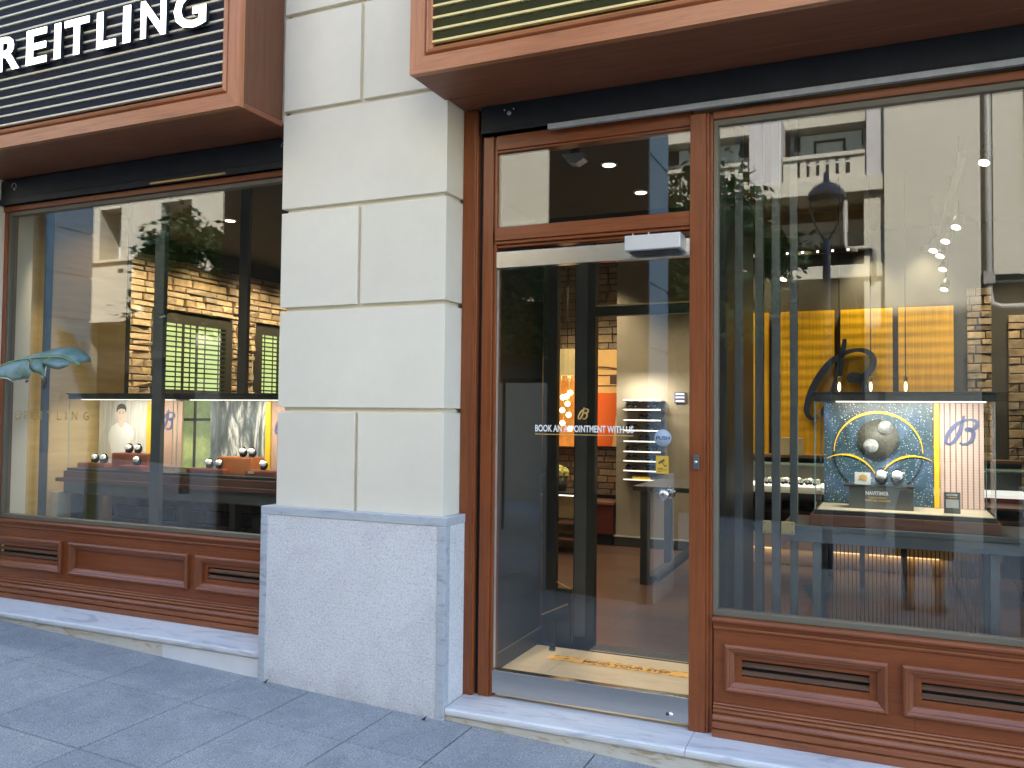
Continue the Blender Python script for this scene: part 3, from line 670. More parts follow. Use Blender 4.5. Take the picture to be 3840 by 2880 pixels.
for ch, x in zip('BREITLING', (-3.43, -3.345, -3.26, -3.178, -3.12, -3.022, -2.94, -2.88, -2.775)):
    wdt = {'I': .008, 'L': .042, 'T': .048}.get(ch, .05)
    mb = MB(); text_into(mb, ch, x, x+wdt, 1.343, 1.400, Dy, .001, 'goldpaint', -.005 if ch != 'I' else 0); t.add(mb, 'letter')
mb = MB(); logo(mb, -3.05, -2.99, 1.455, 1.525, Dy, .001, 'goldpaint', .006); one(mb, 'window_emblem', 'small gold script letter above the gold lettering on the left window', 'emblem')

# ================================================================== INSIDE: ROOM SHELL
mb = MB(); mb.box(-5.2, 3.6, 1.36, 6.2, -.15, -.002, 'floor'); tag(mb.build('floor'), kind='structure')
mb = MB(); mb.box(.022, 1.3, .262, 1.185, -.15, 0, 'vest_floor'); tag(mb.build('vestibule_floor'), kind='structure')
mb = MB(); mb.box(-5.2, .0, .40, 1.36, -.15, -.003, 'floor'); mb.box(1.3, 3.6, .30, 1.36, -.15, -.003, 'floor'); tag(mb.build('window_floor'), kind='structure')
mb = MB(); mb.box(-5.2, 3.6, .402, 6.2, 3.2, 3.35, 'ceiling'); tag(mb.build('ceiling'), kind='structure')
mb = MB(); mb.box(-5.4, .45, 5.6, 5.75, 0, 3.2, 'darkwall'); mb.box(.45, 3.6, 5.02, 5.15, 0, 3.2, 'darkwall'); mb.box(.45, .6, 5.15, 5.6, 0, 3.2, 'darkwall')
mb.box(3.45, 3.6, .40, 5.02, 0, 3.2, 'darkwall')
tag(mb.build('back_wall'), kind='structure')
# rough stone side wall with two louvred windows
W = -5.0
sw = T('stone_wall', (W, 3, 0), 'rough yellow stone wall at the left inside the shop with louvred windows', 'wall')
mb = MB()
opens = [(2.80, 3.98, .70, 2.45), (4.36, 5.1, .70, 2.45)]
def stones(mb, put, u0, u1, z0, z1, holes, hmin, hmax, wmin, wmax, dep, m, rr):
    z = z0
    while z < z1-.02:
        h = min(rr.uniform(hmin, hmax), z1-z); u = u0-rr.uniform(0, wmin)
        while u < u1:
            w_ = rr.uniform(wmin, wmax); a_, b_ = max(u, u0), min(u+w_, u1)
            segs = [(a_, b_)]
            for (ha, hb, hc, hd) in holes:
                if z+h > hc and z < hd:
                    ns = []
                    for p_, q_ in segs:
                        if q_ <= ha or p_ >= hb: ns.append((p_, q_))
                        else:
                            if p_ < ha: ns.append((p_, ha))
                            if q_ > hb: ns.append((hb, q_))
                    segs = ns
            for p_, q_ in segs:
                if q_-p_ > .02:
                    g_ = .004; d = rr.uniform(0, dep); j = lambda: rr.uniform(-.006, .006)
                    put(mb, p_+g_, q_-g_, z+g_*.7+abs(j())*.6, z+h-g_*.7-abs(j())*.6, d, [rr.uniform(-.35, .35)*dep for _ in range(4)], m)
            u += w_
        z += h
def put_y(mb, a, b, c, d, dep, js, m):     # stones on a wall whose face looks towards +x
    x = W+dep; mb.faces([(x+js[0]+.006, a+.008, c+.006), (x+js[1]+.006, b-.008, c+.006), (x+js[2]+.006, b-.008, d-.006), (x+js[3]+.006, a+.008, d-.006), (x-.008, a, c), (x-.008, b, c), (x-.008, b, d), (x-.008, a, d), (W-.04, a, c), (W-.04, b, c), (W-.04, b, d), (W-.04, a, d)],
        [(0,1,2,3)]+[(k, 4+k, 4+(k+1) % 4, (k+1) % 4) for k in range(4)]+[(4+k, 8+k, 8+(k+1) % 4, 4+(k+1) % 4) for k in range(4)], m)
def put_x(Yw):
    def f(mb, a, b, c, d, dep, js, m):     # face looks towards -y
        y = Yw-dep; mb.faces([(a+.006, y-js[0]-.004, c+.004), (b-.006, y-js[1]-.004, c+.004), (b-.006, y-js[2]-.004, d-.004), (a+.006, y-js[3]-.004, d-.004), (a, y+.006, c), (b, y+.006, c), (b, y+.006, d), (a, y+.006, d), (a, Yw+.03, c), (b, Yw+.03, c), (b, Yw+.03, d), (a, Yw+.03, d)],
            [(0,1,2,3)]+[(k, 4+k, 4+(k+1) % 4, (k+1) % 4) for k in range(4)]+[(4+k, 8+k, 8+(k+1) % 4, 4+(k+1) % 4) for k in range(4)], m)
    return f
srr = random.Random(11)
stones(mb, put_y, .45, 5.6, 0, 3.03, opens, .045, .105, .12, .36, .038, 'stone_y', srr)
cur = .45
for a, b, c, d in opens:
    mb.box(W-.2, W-.02, cur, a, 0, 3.03, 'joint2'); mb.box(W-.2, W-.02, a, b, 0, c, 'joint2'); mb.box(W-.2, W-.02, a, b, d, 3.03, 'joint2'); cur = b
mb.box(W-.2, W-.02, cur, 5.6, 0, 3.03, 'joint2')
sw.add(mb, 'masonry')
mb = MB(); mb.box(W-.2, W+.03, .45, 5.6, 3.03, 3.2, 'ceiling'); sw.add(mb, 'top_beam')
for a, b, c, d in opens:
    mb = MB(); x0, x1 = W-.005, W+.012
    mb.box(x0, x1, a, a+.14, c, d, 'dark'); mb.box(x0, x1, b-.1, b, c, d, 'dark'); mb.box(x0, x1, a+.14, b-.1, d-.10, d, 'dark'); mb.box(x0, x1, a+.14, b-.1, c, c+.06, 'dark'); mb.box(x0, x1, a+.14, b-.1, 1.56, 1.64, 'dark')
    for yy in (a+.42, a+.62): mb.box(x0+.005, x1-.005, yy, yy+.035, c+.06, d-.1, 'dark')
    mb.box(x0+.005, x1-.005, a+.142, b-.102, 1.30, 1.33, 'dark')
    fr = sw.add(mb, 'window')
    mb = MB(); z = 1.66
    while z < d-.12: mb.box(x0-.01, x1-.002, a+.14, b-.1, z, z+.016, 'dark'); z += .054
    for yy in (a+.17, a+.32, a+.52, a+.74, a+.95): mb.box(x1+.001, x1+.006, yy, yy+.016, 1.64, d-.1, 'dark')
    sw.add(mb, 'louvre', fr)
    mb = MB(); mb.box(W-.19, W-.17, a, b, 1.6, d, 'garden_glow'); mb.box(W-.19, W-.17, a, b, c, 1.599, 'hedge_glow'); sw.add(mb, 'garden_backdrop', fr)
# back wall finishes seen through the door
mb = MB(); stones(mb, put_x(5.56), -1.9, -.35, 2.16, 3.15, [], .05, .11, .14, .34, .02, 'stone_x', srr); mb.box(-1.9, -.35, 5.57, 5.598, 2.16, 3.15, 'joint2'); one(mb, 'stone_cladding', 'warm lit rough stone cladding above the orange car print', 'cladding')
mb = MB(); stones(mb, put_x(5.56), -2.4, -.72, .50, 1.05, [], .07, .08, .12, .26, .006, 'brick_brown', srr); mb.box(-2.4, -.72, 5.565, 5.598, .5, 1.05, 'joint2'); one(mb, 'brick_cladding', 'brown brick cladding below the orange car print', 'cladding')
t = T('poster', (-.95, 5.5, 1.06), 'tall orange and cream print of a car front on the back wall', 'poster')
mb = MB(); x0, x1 = -1.9, -.72
mb.box(x0, x1, 5.50, 5.52, 1.66, 2.155, 'printcream'); mb.box(x0, x1, 5.50, 5.52, 1.06, 1.6595, 'orange'); t.add(mb, 'print')
mb = MB(); Y = 5.4985
mb.ribbon([(-1.05, 1.96), (-.93, 1.955), (-.79, 1.935)], [.016]*3, Y, .0012, 'printdark'); mb.ribbon([(-1.05, 1.94), (-.93, 1.935), (-.79, 1.925)], [.009]*3, Y, .0012, 'printdark')
mb.box(-1.06, -.78, Y, Y+.0012, 1.855, 1.868, 'printdark'); mb.box(-.87, -.77, Y, Y+.0012, 1.76, 1.8545, 'printdark'); mb.box(-1.06, -.78, Y, Y+.0012, 1.735, 1.75, 'printdark')
mb.prism([(-.84, 1.06), (-.77, 1.06), (-.77, 1.60)], Y, Y+.0012, 'printcream'); t.add(mb, 'car_drawing')
t = T('sideboard', (-.9, 5.3, 0), 'dark red wood sideboard against the back wall', 'sideboard')
mb = MB(); mb.box(-1.9, -.72, 5.15, 5.5, .12, .44, 'redwood'); t.add(mb, 'carcass', None, .004)
mb = MB(); mb.box(-1.92, -.70, 5.13, 5.51, .44, .47, 'tablewood'); t.add(mb, 'top', None, .003)
mb = MB(); mb.box(-1.86, -.75, 5.2, 5.45, 0, .118, 'black'); t.add(mb, 'base')
# beige column with baseboard
t = T('column', (-.25, 5.3, 0), 'warm grey square column behind the sunglasses shelves', 'column')
mb = MB(); mb.box(-.70, .28, 5.2, 5.5, .10, 3.2, 'beigewall'); t.add(mb, 'shaft')
mb = MB(); mb.box(-.715, .295, 5.185, 5.515, 0, .10, 'dark'); mb.box(-.72, .3, 5.18, 5.52, .1, .115, 'alu'); t.add(mb, 'skirting')
# sunglasses shelves
t = T('shelf_rack', (-.38, 5.1, .70), 'rack of white lit shelves holding sunglasses on the grey column', 'shelf')
SZ = [1.568, 1.467, 1.355, 1.246, 1.131, 1.022, .922, .819, .725]
for z in SZ:
    mb = MB(); mb.box(-.585, -.165, 5.06, 5.199, z-.010, z, 'brown'); s_ = t.add(mb, 'shelf')
    mb = MB(); mb.box(-.575, -.175, 5.050, 5.0598, z-.002, z+.012, 'shelf'); t.add(mb, 'light_strip', s_)
proto = None; pairs = []
for i, z in enumerate(SZ[1:8]):
    for x in ((-.50, -.28) if i not in (1, 3) else (-.36,)): pairs.append((x, z+.014, i))
rows = ['upper', 'second', 'third', 'middle', 'fifth', 'sixth', 'lowest']
for x, z, i in pairs:
    if proto is None:
        r = T('sunglasses', (0, 0, 0), 'x', 'sunglasses', 'sunglasses on the lit shelves')
        for s in (-1, 1):
            mb = MB(); mb.disc((s*.036, 0, .027), .029, (0, -1, 0), .006, 'lens', 16); r.add(mb, 'lens')
        mb = MB(); mb.tube([(-.012, -.003, .032), (0, -.004, .037), (.012, -.003, .032)], .003, 'lens', 6)
        for s in (-1, 1): mb.tube([(s*.064, 0, .034), (s*.068, .03, .034), (s*.062, .10, .022)], .0028, 'lens', 6)
        r.add(mb, 'frame'); proto = r.o; o = proto
    else: o = copy_tree(proto)
    o.location = (x, 5.10, z)
    side = 'alone' if i in (1, 3) else ('at the left' if x < -.4 else 'at the right')
    o['label'] = 'dark sunglasses %s on the %s lit shelf of the rack' % (side, rows[i])
t = one(MB().box(-.48, -.285, 5.06, 5.16, .7255, .762, 'goldgloss'), 'display_block', 'yellow block lying on the bottom shelf of the sunglasses rack', 'block', None, .003)
# blue back-lit notice near the column
t = T('lit_notice', (.0, 5.15, 1.5), 'small blue lit notice on the grey column above the sunglasses', 'notice')
mb = MB(); mb.box(-.06, .06, 5.18, 5.199, 1.545, 1.66, 'bluelogo'); t.add(mb, 'panel')
mb = MB()
for z in (1.56, 1.60, 1.635): mb.box(-.045, .045, 5.176, 5.1795, z, z+.012, 'shelf')
t.add(mb, 'print')
# yellow feature wall
yp = [(.555, .64), (.80, .885), (.975, 1.535), (1.592, 2.045), (2.095, 2.55)]
yp = [(.545, .93), (.975, 1.535), (1.592, 2.045), (2.095, 2.55)]
for i, (a, b) in enumerate(yp):
    mb = MB(); mb.box(a, b, 4.94, 5.0, .55, 2.44, 'yellow')
    one(mb, 'wall_panel', ['narrow leftmost pleated yellow wall panel behind the steel posts', 'wide pleated yellow wall panel left of the script letter', 'pleated yellow wall panel under the right part of the script letter', 'rightmost pleated yellow wall panel left of the stone strip'][i], 'wall panel', 'pleated yellow panels on the back wall')
mb = MB(); logo(mb, 1.29, 1.88, 1.40, 2.155, 4.88, .05, 'blueprint', .056); one(mb, 'wall_emblem', 'large dark blue script letter on the yellow panels', 'emblem')
mb = MB(); stones(mb, put_x(4.99), 2.66, 2.86, .6, 2.6, [], .05, .09, .10, .2, .02, 'stone_x', srr); one(mb, 'stone_cladding', 'narrow stone strip right of the yellow panels', 'cladding')
mb = MB(); stones(mb, put_x(4.96), 2.98, 3.42, .3, 2.35, [], .05, .09, .12, .25, .02, 'stone_x', srr); one(mb, 'stone_cladding', 'stone strip beside the shelves at far right of the shop', 'cladding')
mb = MB(); stones(mb, put_x(4.99), .455, .54, .6, 2.5, [], .07, .08, .05, .08, .006, 'brick_brown', srr); one(mb, 'brick_cladding', 'thin brown brick strip left of the yellow panels', 'cladding')
# low plinth under the yellow wall with warm LED line
t = T('wall_bench', (1.6, 4.85, 0), 'long honey coloured bench base with a warm light line under the yellow wall', 'bench')
mb = MB(); mb.box(.50, 2.9, 4.80, 5.0, .16, .54, 'goldwall'); mb.box(.50, 2.9, 4.86, 5.0, 0, .158, 'creambox'); t.add(mb, 'carcass')
for a, b in ((.72, 1.0), (1.53, 1.80), (1.83, 1.96), (1.99, 2.2), (2.22, 2.42)): mb = MB(); mb.box(a, b, 4.83, 4.855, .145, .158, 'led'); t.add(mb, 'light_strip')
# service counter with lit watch display in front of the yellow wall
t = T('counter', (1.2, 4.0, 0), 'long dark glass topped counter in front of the yellow wall', 'counter')
mb = MB(); mb.box(.50, 3.0, 3.85, 4.35, .60, .62, 'tablewood'); mb.box(.50, 3.0, 3.9, 4.35, .70, .72, 'tablewood'); mb.box(.50, 3.0, 3.85, 4.35, .80, .825, 'shelf'); t.add(mb, 'shelf')
mb = MB(); mb.box(.50, 3.0, 4.33, 4.35, .45, .80, 'redwood'); mb.box(.50, 3.0, 3.95, 4.329, .42, .45, 'redwood'); t.add(mb, 'base')
for x in (.55, 1.42, 1.78, 2.10, 2.95):
    mb = MB(); mb.box(x, x+.04, 3.98, 4.02, 0, .4195, 'dark'); t.add(mb, 'leg')
mb = MB(); mb.box(.50, 3.0, 3.84, 4.36, 1.0, 1.008, 'glass_edge'); t.add(mb, 'glass_top')
mb = MB(); mb.box(.50, 3.0, 4.2, 4.45, 1.05, 1.075, 'tablewood'); mb.box(.50, 3.0, 4.36, 4.42, .62, 1.05, 'dark'); t.add(mb, 'back_shelf')
for i, (a, b) in enumerate(((1.127, 1.20), (1.257, 1.316))):
    one(MB().box(a, b, 4.2, 4.3, 1.0755, 1.226, 'boxcard'), 'carton', ['upright beige carton on the counter, the left one of two', 'upright beige carton on the counter nearer the starry display'][i], 'box', 'cartons on the counter', .002)
one(MB().box(.80, .85, 4.2, 4.27, 1.0755, 1.135, 'goldgloss'), 'display_block', 'small yellow cube on the counter behind the steel posts', 'block', None, .003)

# ================================================================== WATCHES, STANDS, DISPLAY CASES
wp = None
def watch(x, y, z, rot, label, big=1.0, group='watches on display cushions'):
    global wp
    if wp is None:
        r = T('wristwatch', (0, 0, 0), 'x', 'watch')
        mb = MB(); mb.ball((0, .014, .028), .030, 'cushion', 10, (.85, 1, .95)); r.add(mb, 'cushion')
        n = Vector((0, -.90, .436)); c = Vector((0, -.018, .043))
        mb = MB(); mb.tube([c-n*.004, c+n*.004, c+n*.007], [.0235, .0235, .021], 'watchmetal', 24); mb.tube([(.021, -.022, .053), (.027, -.022, .053)], .0035, 'watchmetal', 8); r.add(mb, 'case')
        mb = MB(); mb.disc(c+n*.0072, .0192, n, .0006, 'dial', 20); mb.tube([c+n*.0084, c+n*.0084+Vector((0, .006, .009))], .0007, 'cushion', 4); mb.tube([c+n*.0084, c+n*.0084+Vector((.007, .002, .003))], .0007, 'cushion', 4); r.add(mb, 'dial')
        mb = MB()
        for s in (-1, 1): mb.tube([c+Vector((0, .013*s*1, .018*s)), c+Vector((0, .030*s+.012, .022*s-.006)), c+Vector((0, .045*s+.03, .012*s-.018))], [.011, .011, .010], 'cushion', 8)
        r.add(mb, 'strap'); wp = r.o; o = wp
    else: o = copy_tree(wp)
    o.location = (x, y, z); o.rotation_euler = (0, 0, rot); o.scale = (big, big, big); o['label'] = label; o['group'] = group
    return o
def block(x0, x1, y0, y1, z0, z1, m, label):
    t = T('display_block', ((x0+x1)/2, (y0+y1)/2, z0), label, 'display block', 'leather watch blocks in the window cases')
    mb = MB(); mb.box(x0, x1, y0, y1, z0, z1-.004, m); t.add(mb, 'body', None, .003)
    mb = MB(); mb.box(x0+.004, x1-.004, y0+.004, y1-.004, z1-.0038, z1, m); t.add(mb, 'pad')
def case(x0, x1, y0, y1, z0, z1, label, name='display_case'):
    t = T(name, ((x0+x1)/2, (y0+y1)/2, z0-.07), label, 'display case', 'glass watch cases behind the shop windows')
    mb = MB(); mb.box(x0-.02, x1+.02, y0-.02, y1+.02, z0-.072, z0-.022, 'tablewood'); mb.box(x0-.005, x1+.005, y0-.005, y1+.005, z0-.0215, z0-.001, 'dark'); t.add(mb, 'plinth', None, .002)
    mb = MB(); mb.box(x0-.008, x1+.008, y0-.008, y1+.008, z1, z1+.034, 'dark'); mb.box(x0-.018, x1+.018, y0-.018, y1+.018, z1+.0342, z1+.042, 'dark'); t.add(mb, 'lid', None, .002)
    mb = MB(); mb.box(x0+.09, x1-.03, y0+.02, y0+.05, z1-.006, z1-.0005, 'ledw'); t.add(mb, 'light_strip')
    mb = MB()
    for a, b, c, d in ((x0, x1, y0, y0), (x0, x0, y0, y1), (x1, x1, y0, y1)):
        mb.faces([(a, c, z0), (b, d, z0), (b, d, z1), (a, c, z1)], [(0,1,2,3)], 'glass_thin')
    for x in (x0, x1):
        for y in (y0, y1): mb.box(x-.002, x+.002, y-.002, y+.002, z0, z1, 'glass_edge')
    t.add(mb, 'glass')
    L = bpy.data.lights.new('case_light', 'AREA'); L.shape = 'RECTANGLE'; L.size = x1-x0-.14; L.size_y = .04; L.energy = (.95 if x1 < 0 else 1.35)*(x1-x0); L.color = (1, .93, .82)
    lo = bpy.data.objects.new('case_light', L); C.objects.link(lo); lo.location = ((x0+x1)/2+.03, y0+.07, z1-.012); lo.rotation_euler = (R(22), 0, 0)
    return t
# --- left window: case with the man's portrait
c1 = case(-3.52, -2.50, .70, 1.16, .985, 1.49, 'glass watch case at far left of the left window with a portrait of a man')
pz0, pz1, py = .992, 1.484, 1.06
mb = MB(); mb.box(-3.70+.06, -3.126, py, py+.012, pz0, pz1, 'planks'); pic = c1.add(mb, 'portrait_panel')
mb = MB(); Y = py-.0012
px, pzz = -3.40, 1.0
def P(pts): return [(px+a, b) for a, b in pts]
mb.prism(P([(-.085,.995),(-.10,1.10),(-.13,1.17),(-.135,1.23),(-.10,1.285),(-.045,1.315),(.0,1.30),(.045,1.318),(.105,1.285),(.135,1.23),(.115,1.17),(.095,1.10),(.085,.995)]), Y, Y+.001, 'portrait_shirt')
mb.prism(P([(-.026,1.295),(-.030,1.335),(.026,1.335),(.026,1.295),(0,1.275)]), Y-.0006, Y-.0001, 'portrait_skin')
mb.prism(P([(-.044,1.375),(-.040,1.345),(-.022,1.322),(0,1.314),(.022,1.322),(.040,1.345),(.044,1.375),(.045,1.405),(.028,1.425),(-.028,1.425),(-.045,1.405)]), Y-.0012, Y-.0007, 'portrait_skin')
mb.prism(P([(-.048,1.39),(-.054,1.42),(-.040,1.45),(-.006,1.463),(.034,1.455),(.052,1.43),(.050,1.39),(.041,1.405),(.036,1.418),(.0,1.424),(-.034,1.416)]), Y-.0018, Y-.0013, 'portrait_hair')
for s in (-1, 1):
    mb.prism(P([(s*.018-.009,1.388),(s*.018,1.391),(s*.018+.009,1.388),(s*.018,1.384)]), Y-.0018, Y-.0013, 'portrait_hair'); mb.prism(P([(s*.018-.011,1.398),(s*.018+.011,1.400),(s*.018+.011,1.397),(s*.018-.011,1.395)]), Y-.0018, Y-.0013, 'portrait_hair')
mb.prism(P([(-.006,1.362),(.0,1.366),(.006,1.362),(0,1.359)]), Y-.0018, Y-.0013, 'planks'); mb.prism(P([(-.014,1.345),(.014,1.345),(.0,1.341)]), Y-.0018, Y-.0013, 'orange')
mb.prism(P([(.115,1.19),(.150,1.15),(.135,1.06),(.095,1.01),(.09,1.035),(.112,1.08),(.120,1.13),(.10,1.18)]), Y-.0012, Y-.0007, 'portrait_skin')
mb.prism(P([(-.12,1.17),(-.135,1.10),(-.125,1.0),(-.098,1.0),(-.10,1.10)]), Y-.0012, Y-.0007, 'portrait_skin')
c1.add(mb, 'portrait', pic)
mb = MB(); mb.box(-3.124, -3.064, py-.012, py+.02, pz0, pz1, 'goldgloss'); c1.add(mb, 'yellow_bar', None, .002)
mb = MB(); mb.box(-3.062, -2.78, py, py+.014, pz0, pz1, 'pinstripe2'); mb2 = c1.add(mb, 'fabric_panel')
mb = MB(); logo(mb, -2.99, -2.86, 1.27, 1.42, py-.004, .0035, 'bluelogo', .018); c1.add(mb, 'emblem', mb2)
for a in ((-3.50, -3.22, .76, .86, .985, 1.02, 'leather2', 'low red brown block at left in the portrait case'), (-3.215, -2.86, .82, .95, .985, 1.098, 'leather2', 'tall red brown block in the middle of the portrait case'), (-3.03, -2.82, .72, .81, .985, 1.018, 'leather2', 'low red brown block at right in the portrait case')): block(*a)
for x, y, z, l in ((-3.375, .81, 1.02, 'outer watch on the low left block of the portrait case'), (-3.285, .81, 1.02, 'inner watch on the low left block of the portrait case'), (-3.10, .87, 1.098, 'left watch on the tall block of the portrait case'), (-3.01, .87, 1.098, 'right watch on the tall block of the portrait case'), (-2.90, .765, 1.018, 'single watch on the low right block of the portrait case')):
    watch(x, y, z, R(25), l)
# --- left window: case with the mountain print
c2 = case(-2.46, -1.22, .70, 1.16, .985, 1.49, 'glass watch case next to the pillar with a snowy ridge print')
mb = MB(); mb.box(-2.505, -1.996, py, py+.012, pz0, pz1, 'mountain'); c2.add(mb, 'mountain_panel')
mb = MB(); mb.box(-1.994, -1.95, py-.012, py+.02, pz0, pz1, 'goldgloss'); c2.add(mb, 'yellow_bar', None, .002)
mb = MB(); mb.box(-1.948, -1.45, py, py+.014, pz0, pz1, 'pinstripe2'); q_ = c2.add(mb, 'fabric_panel')
mb = MB(); logo(mb, -1.91, -1.76, 1.26, 1.42, py-.004, .0035, 'bluelogo', .018); c2.add(mb, 'emblem', q_)
for a in ((-2.43, -2.10, .76, .86, .985, 1.018, 'leather2', 'low block at left in the snowy ridge case'), (-2.215, -1.915, .82, .95, .985, 1.10, 'leather', 'bright orange tan block in the snowy ridge case'), (-1.912, -1.66, .76, .86, .985, 1.022, 'leather2', 'low block at right in the snowy ridge case')): block(*a)
for x, y, z, l in ((-2.27, .81, 1.018, 'outer watch on the low left block of the snowy ridge case'), (-2.18, .81, 1.018, 'inner watch on the low left block of the snowy ridge case'), (-2.03, .87, 1.10, 'left watch on the orange tan block of the snowy ridge case'), (-1.95, .87, 1.10, 'right watch on the orange tan block of the snowy ridge case'), (-1.80, .81, 1.022, 'single watch at right in the snowy ridge case')):
    watch(x, y, z, R(25), l)
one(MB().box(-2.92, -2.875, .73, .735, 1.002, 1.016, 'creambox'), 'price_card', 'small cream price card at right in the portrait case', 'card')
one(MB().box(-1.865, -1.82, .735, .74, 1.002, 1.016, 'creambox'), 'price_card', 'small cream price card at right in the snowy ridge case', 'card')
# --- right window: starry case
t3 = case(1.690, 2.425, .52, .90, .985, 1.490, 'large glass watch case with a starry backdrop in the right window')
mb = MB(); mb.box(1.708, 2.200, .85, .862, .987, 1.486, 'stars'); st = t3.add(mb, 'starry_panel')
mb = MB()
def arc(cx, cz, rx, rz, a0, a1, w0, w1, m, y):
    n = 44; pts = [(cx+rx*math.cos(R(a0+(a1-a0)*i/n)), cz+rz*math.sin(R(a0+(a1-a0)*i/n))) for i in range(n+1)]
    mb.ribbon(pts, [w0+(w1-w0)*(.5-.5*math.cos(2*math.pi*i/n)) for i in range(n+1)], y, .004, m)
arc(1.955, 1.245, .199, .195, 0, 180, .004, .013, 'goldgloss', .843)
arc(1.955, 1.245, .199, .195, 180, 228, .004, .003, 'watchmetal', .843); arc(1.955, 1.245, .199, .195, 312, 360, .003, .004, 'watchmetal', .843)
arc(1.80, 1.05, .165, .180, 28, 118, .004, .010, 'goldgloss', .842); arc(2.115, 1.05, .165, .180, 62, 152, .004, .010, 'goldgloss', .842)
t3.add(mb, 'arc_lines', st)
mb = MB(); mb.disc((1.957, .848, 1.312), .0935, (0, -1, 0), .020, 'moondisc', 48); dk = t3.add(mb, 'disc', st)
mb = MB(); mb.disc((1.99, .827, 1.366), .034, (0, -1, 0), .006, 'moon', 30); t3.add(mb, 'moon', st)
mb = MB(); mb.disc((1.925, .827, 1.276), .034, (0, -1, 0), .006, 'moon', 30); t3.add(mb, 'moon', st)
mb = MB(); mb.box(2.202, 2.225, .835, .862, .987, 1.486, 'goldgloss'); t3.add(mb, 'yellow_bar', None, .002)
mb = MB(); mb.box(2.227, 2.412, .85, .864, .987, 1.486, 'pinstripe'); q_ = t3.add(mb, 'fabric_panel')
mb = MB(); logo(mb, 2.253, 2.385, 1.292, 1.428, .846, .003, 'bluelogo', .016); t3.add(mb, 'emblem', q_)
mb = MB(); mb.box(1.70, 2.42, .53, .89, .981, .986, 'creambox'); t3.add(mb, 'tray')
t = T('name_stand', (1.97, .68, .986), 'dark stand with white and gold name lettering in the starry case', 'stand')
mb = MB(); mb.box(1.831, 2.109, .64, .72, .986, 1.088, 'post'); t.add(mb, 'body', None, .002)
mb = MB(); mb.box(1.807, 2.112, .63, .74, 1.0885, 1.098, 'dark'); t.add(mb, 'top', None, .001)
mb = MB(); text_into(mb, 'NAVITIMER', 1.905, 2.003, 1.052, 1.070, .638, .001, 'white', .03)
text_into(mb, 'CHRONOGRAPH', 1.917, 1.992, 1.036, 1.044, .638, .001, 'goldpaint', .02); text_into(mb, 'PERPETUAL CALENDAR', 1.903, 2.011, 1.022, 1.032, .638, .001, 'goldpaint', .02); t.add(mb, 'lettering')
watch(1.972, .68, 1.098, 0, 'bright round watch in the middle of the name stand', 1.12); watch(2.040, .68, 1.098, 0, 'bright round watch at the right end of the name stand', 1.12)
t = T('display_card', (1.89, .66, 1.098), 'white square card with a gold picture on the name stand', 'card')
mb = MB(); mb.box(1.857, 1.926, .655, .665, 1.099, 1.155, 'dial'); t.add(mb, 'card')
mb = MB(); mb.prism([(1.872,1.118),(1.885,1.125),(1.905,1.115),(1.912,1.128),(1.908,1.143),(1.890,1.146),(1.876,1.138)], .6535, .6548, 'goldpaint'); t.add(mb, 'picture')
t = T('info_sign', (2.263, .62, .986), 'small dark information sign at right in the starry case', 'sign')
mb = MB(); mb.box(2.231, 2.297, .615, .628, .987, 1.082, 'post'); t.add(mb, 'panel', None, .001)
mb = MB(); text_into(mb, 'NAVITIMER', 2.241, 2.286, 1.066, 1.074, .6135, .001, 'white', .03); mb.box(2.245, 2.284, .6135, .6145, 1.057, 1.061, 'goldpaint'); mb.box(2.239, 2.290, .6135, .6145, 1.012, 1.050, 'alu'); t.add(mb, 'print')

# ================================================================== TABLES, POSTS, PARTITION
def posts(lst):
    for x0, x1, y, ztop, l in lst:
        t = T('steel_post', ((x0+x1)/2, y, 0), l, 'post', 'steel posts behind the windows')
        mb = MB(); mb.box(x0, x1, y, y+.035, .012, ztop, 'post'); t.add(mb, 'shaft', None, .002)
        mb = MB(); mb.box(x0-.02, x1+.02, y-.02, y+.055, 0, .012, 'post'); t.add(mb, 'foot_plate')
posts([(1.325, 1.362, .50, 3.2, 'first steel post from the wood mullion in the right window'), (1.420, 1.460, .50, 3.2, 'second steel post from the wood mullion in the right window'),
       (1.503, 1.540, .45, 3.2, 'third steel post, with brass plates low beside it'), (1.578, 1.612, .52, 3.2, 'fourth steel post, just left of the starry case'),
       (-2.490, -2.404, .50, 3.2, 'broad steel post in front of the left window cases'), (-2.622, -2.535, 1.45, 3.2, 'steel post behind the snowy ridge case'), (-3.80, -3.70, 1.35, 3.2, 'steel post behind the portrait case')])
t = T('window_table', (2.1, .7, 0), 'blue grey steel table with brass corner plates under the starry case', 'table')
mb = MB(); mb.box(1.545, 3.2, .47, .92, .888, .912, 'post'); t.add(mb, 'tabletop', None, .002)
mb = MB(); mb.box(1.545, 3.2, .475, .50, .835, .8875, 'post'); mb.box(1.545, 3.2, .88, .905, .835, .8875, 'post'); t.add(mb, 'apron', None, .002)
for x in (1.68, 2.40, 3.1):
    for y in (.50, .86):
        mb = MB(); mb.box(x, x+.035, y, y+.03, 0, .834, 'post'); t.add(mb, 'leg', None, .002)
for a, b in ((1.462, 1.502), (1.545, 1.605)):
    mb = MB(); mb.box(a, b, .446, .452, .868, .928, 'brass'); pl = t.add(mb, 'corner_plate', None, .003)
    mb = MB()
    for z in (.878, .918): mb.disc((b-.010 if a > 1.5 else a+.010, .4455, z), .0032, (0, -1, 0), .001, 'tapeink', 8)
    t.add(mb, 'screw', pl)
mb = MB(); mb.prism([(1.546, .866), (1.60, .866), (1.546, .80)], .448, .453, 'tablewood'); t.add(mb, 'gusset')
mb = MB(); mb.prism([(1.60, .56), (1.74, .30), (1.78, .30), (1.64, .56)], .9, .92, 'post'); t.add(mb, 'brace')
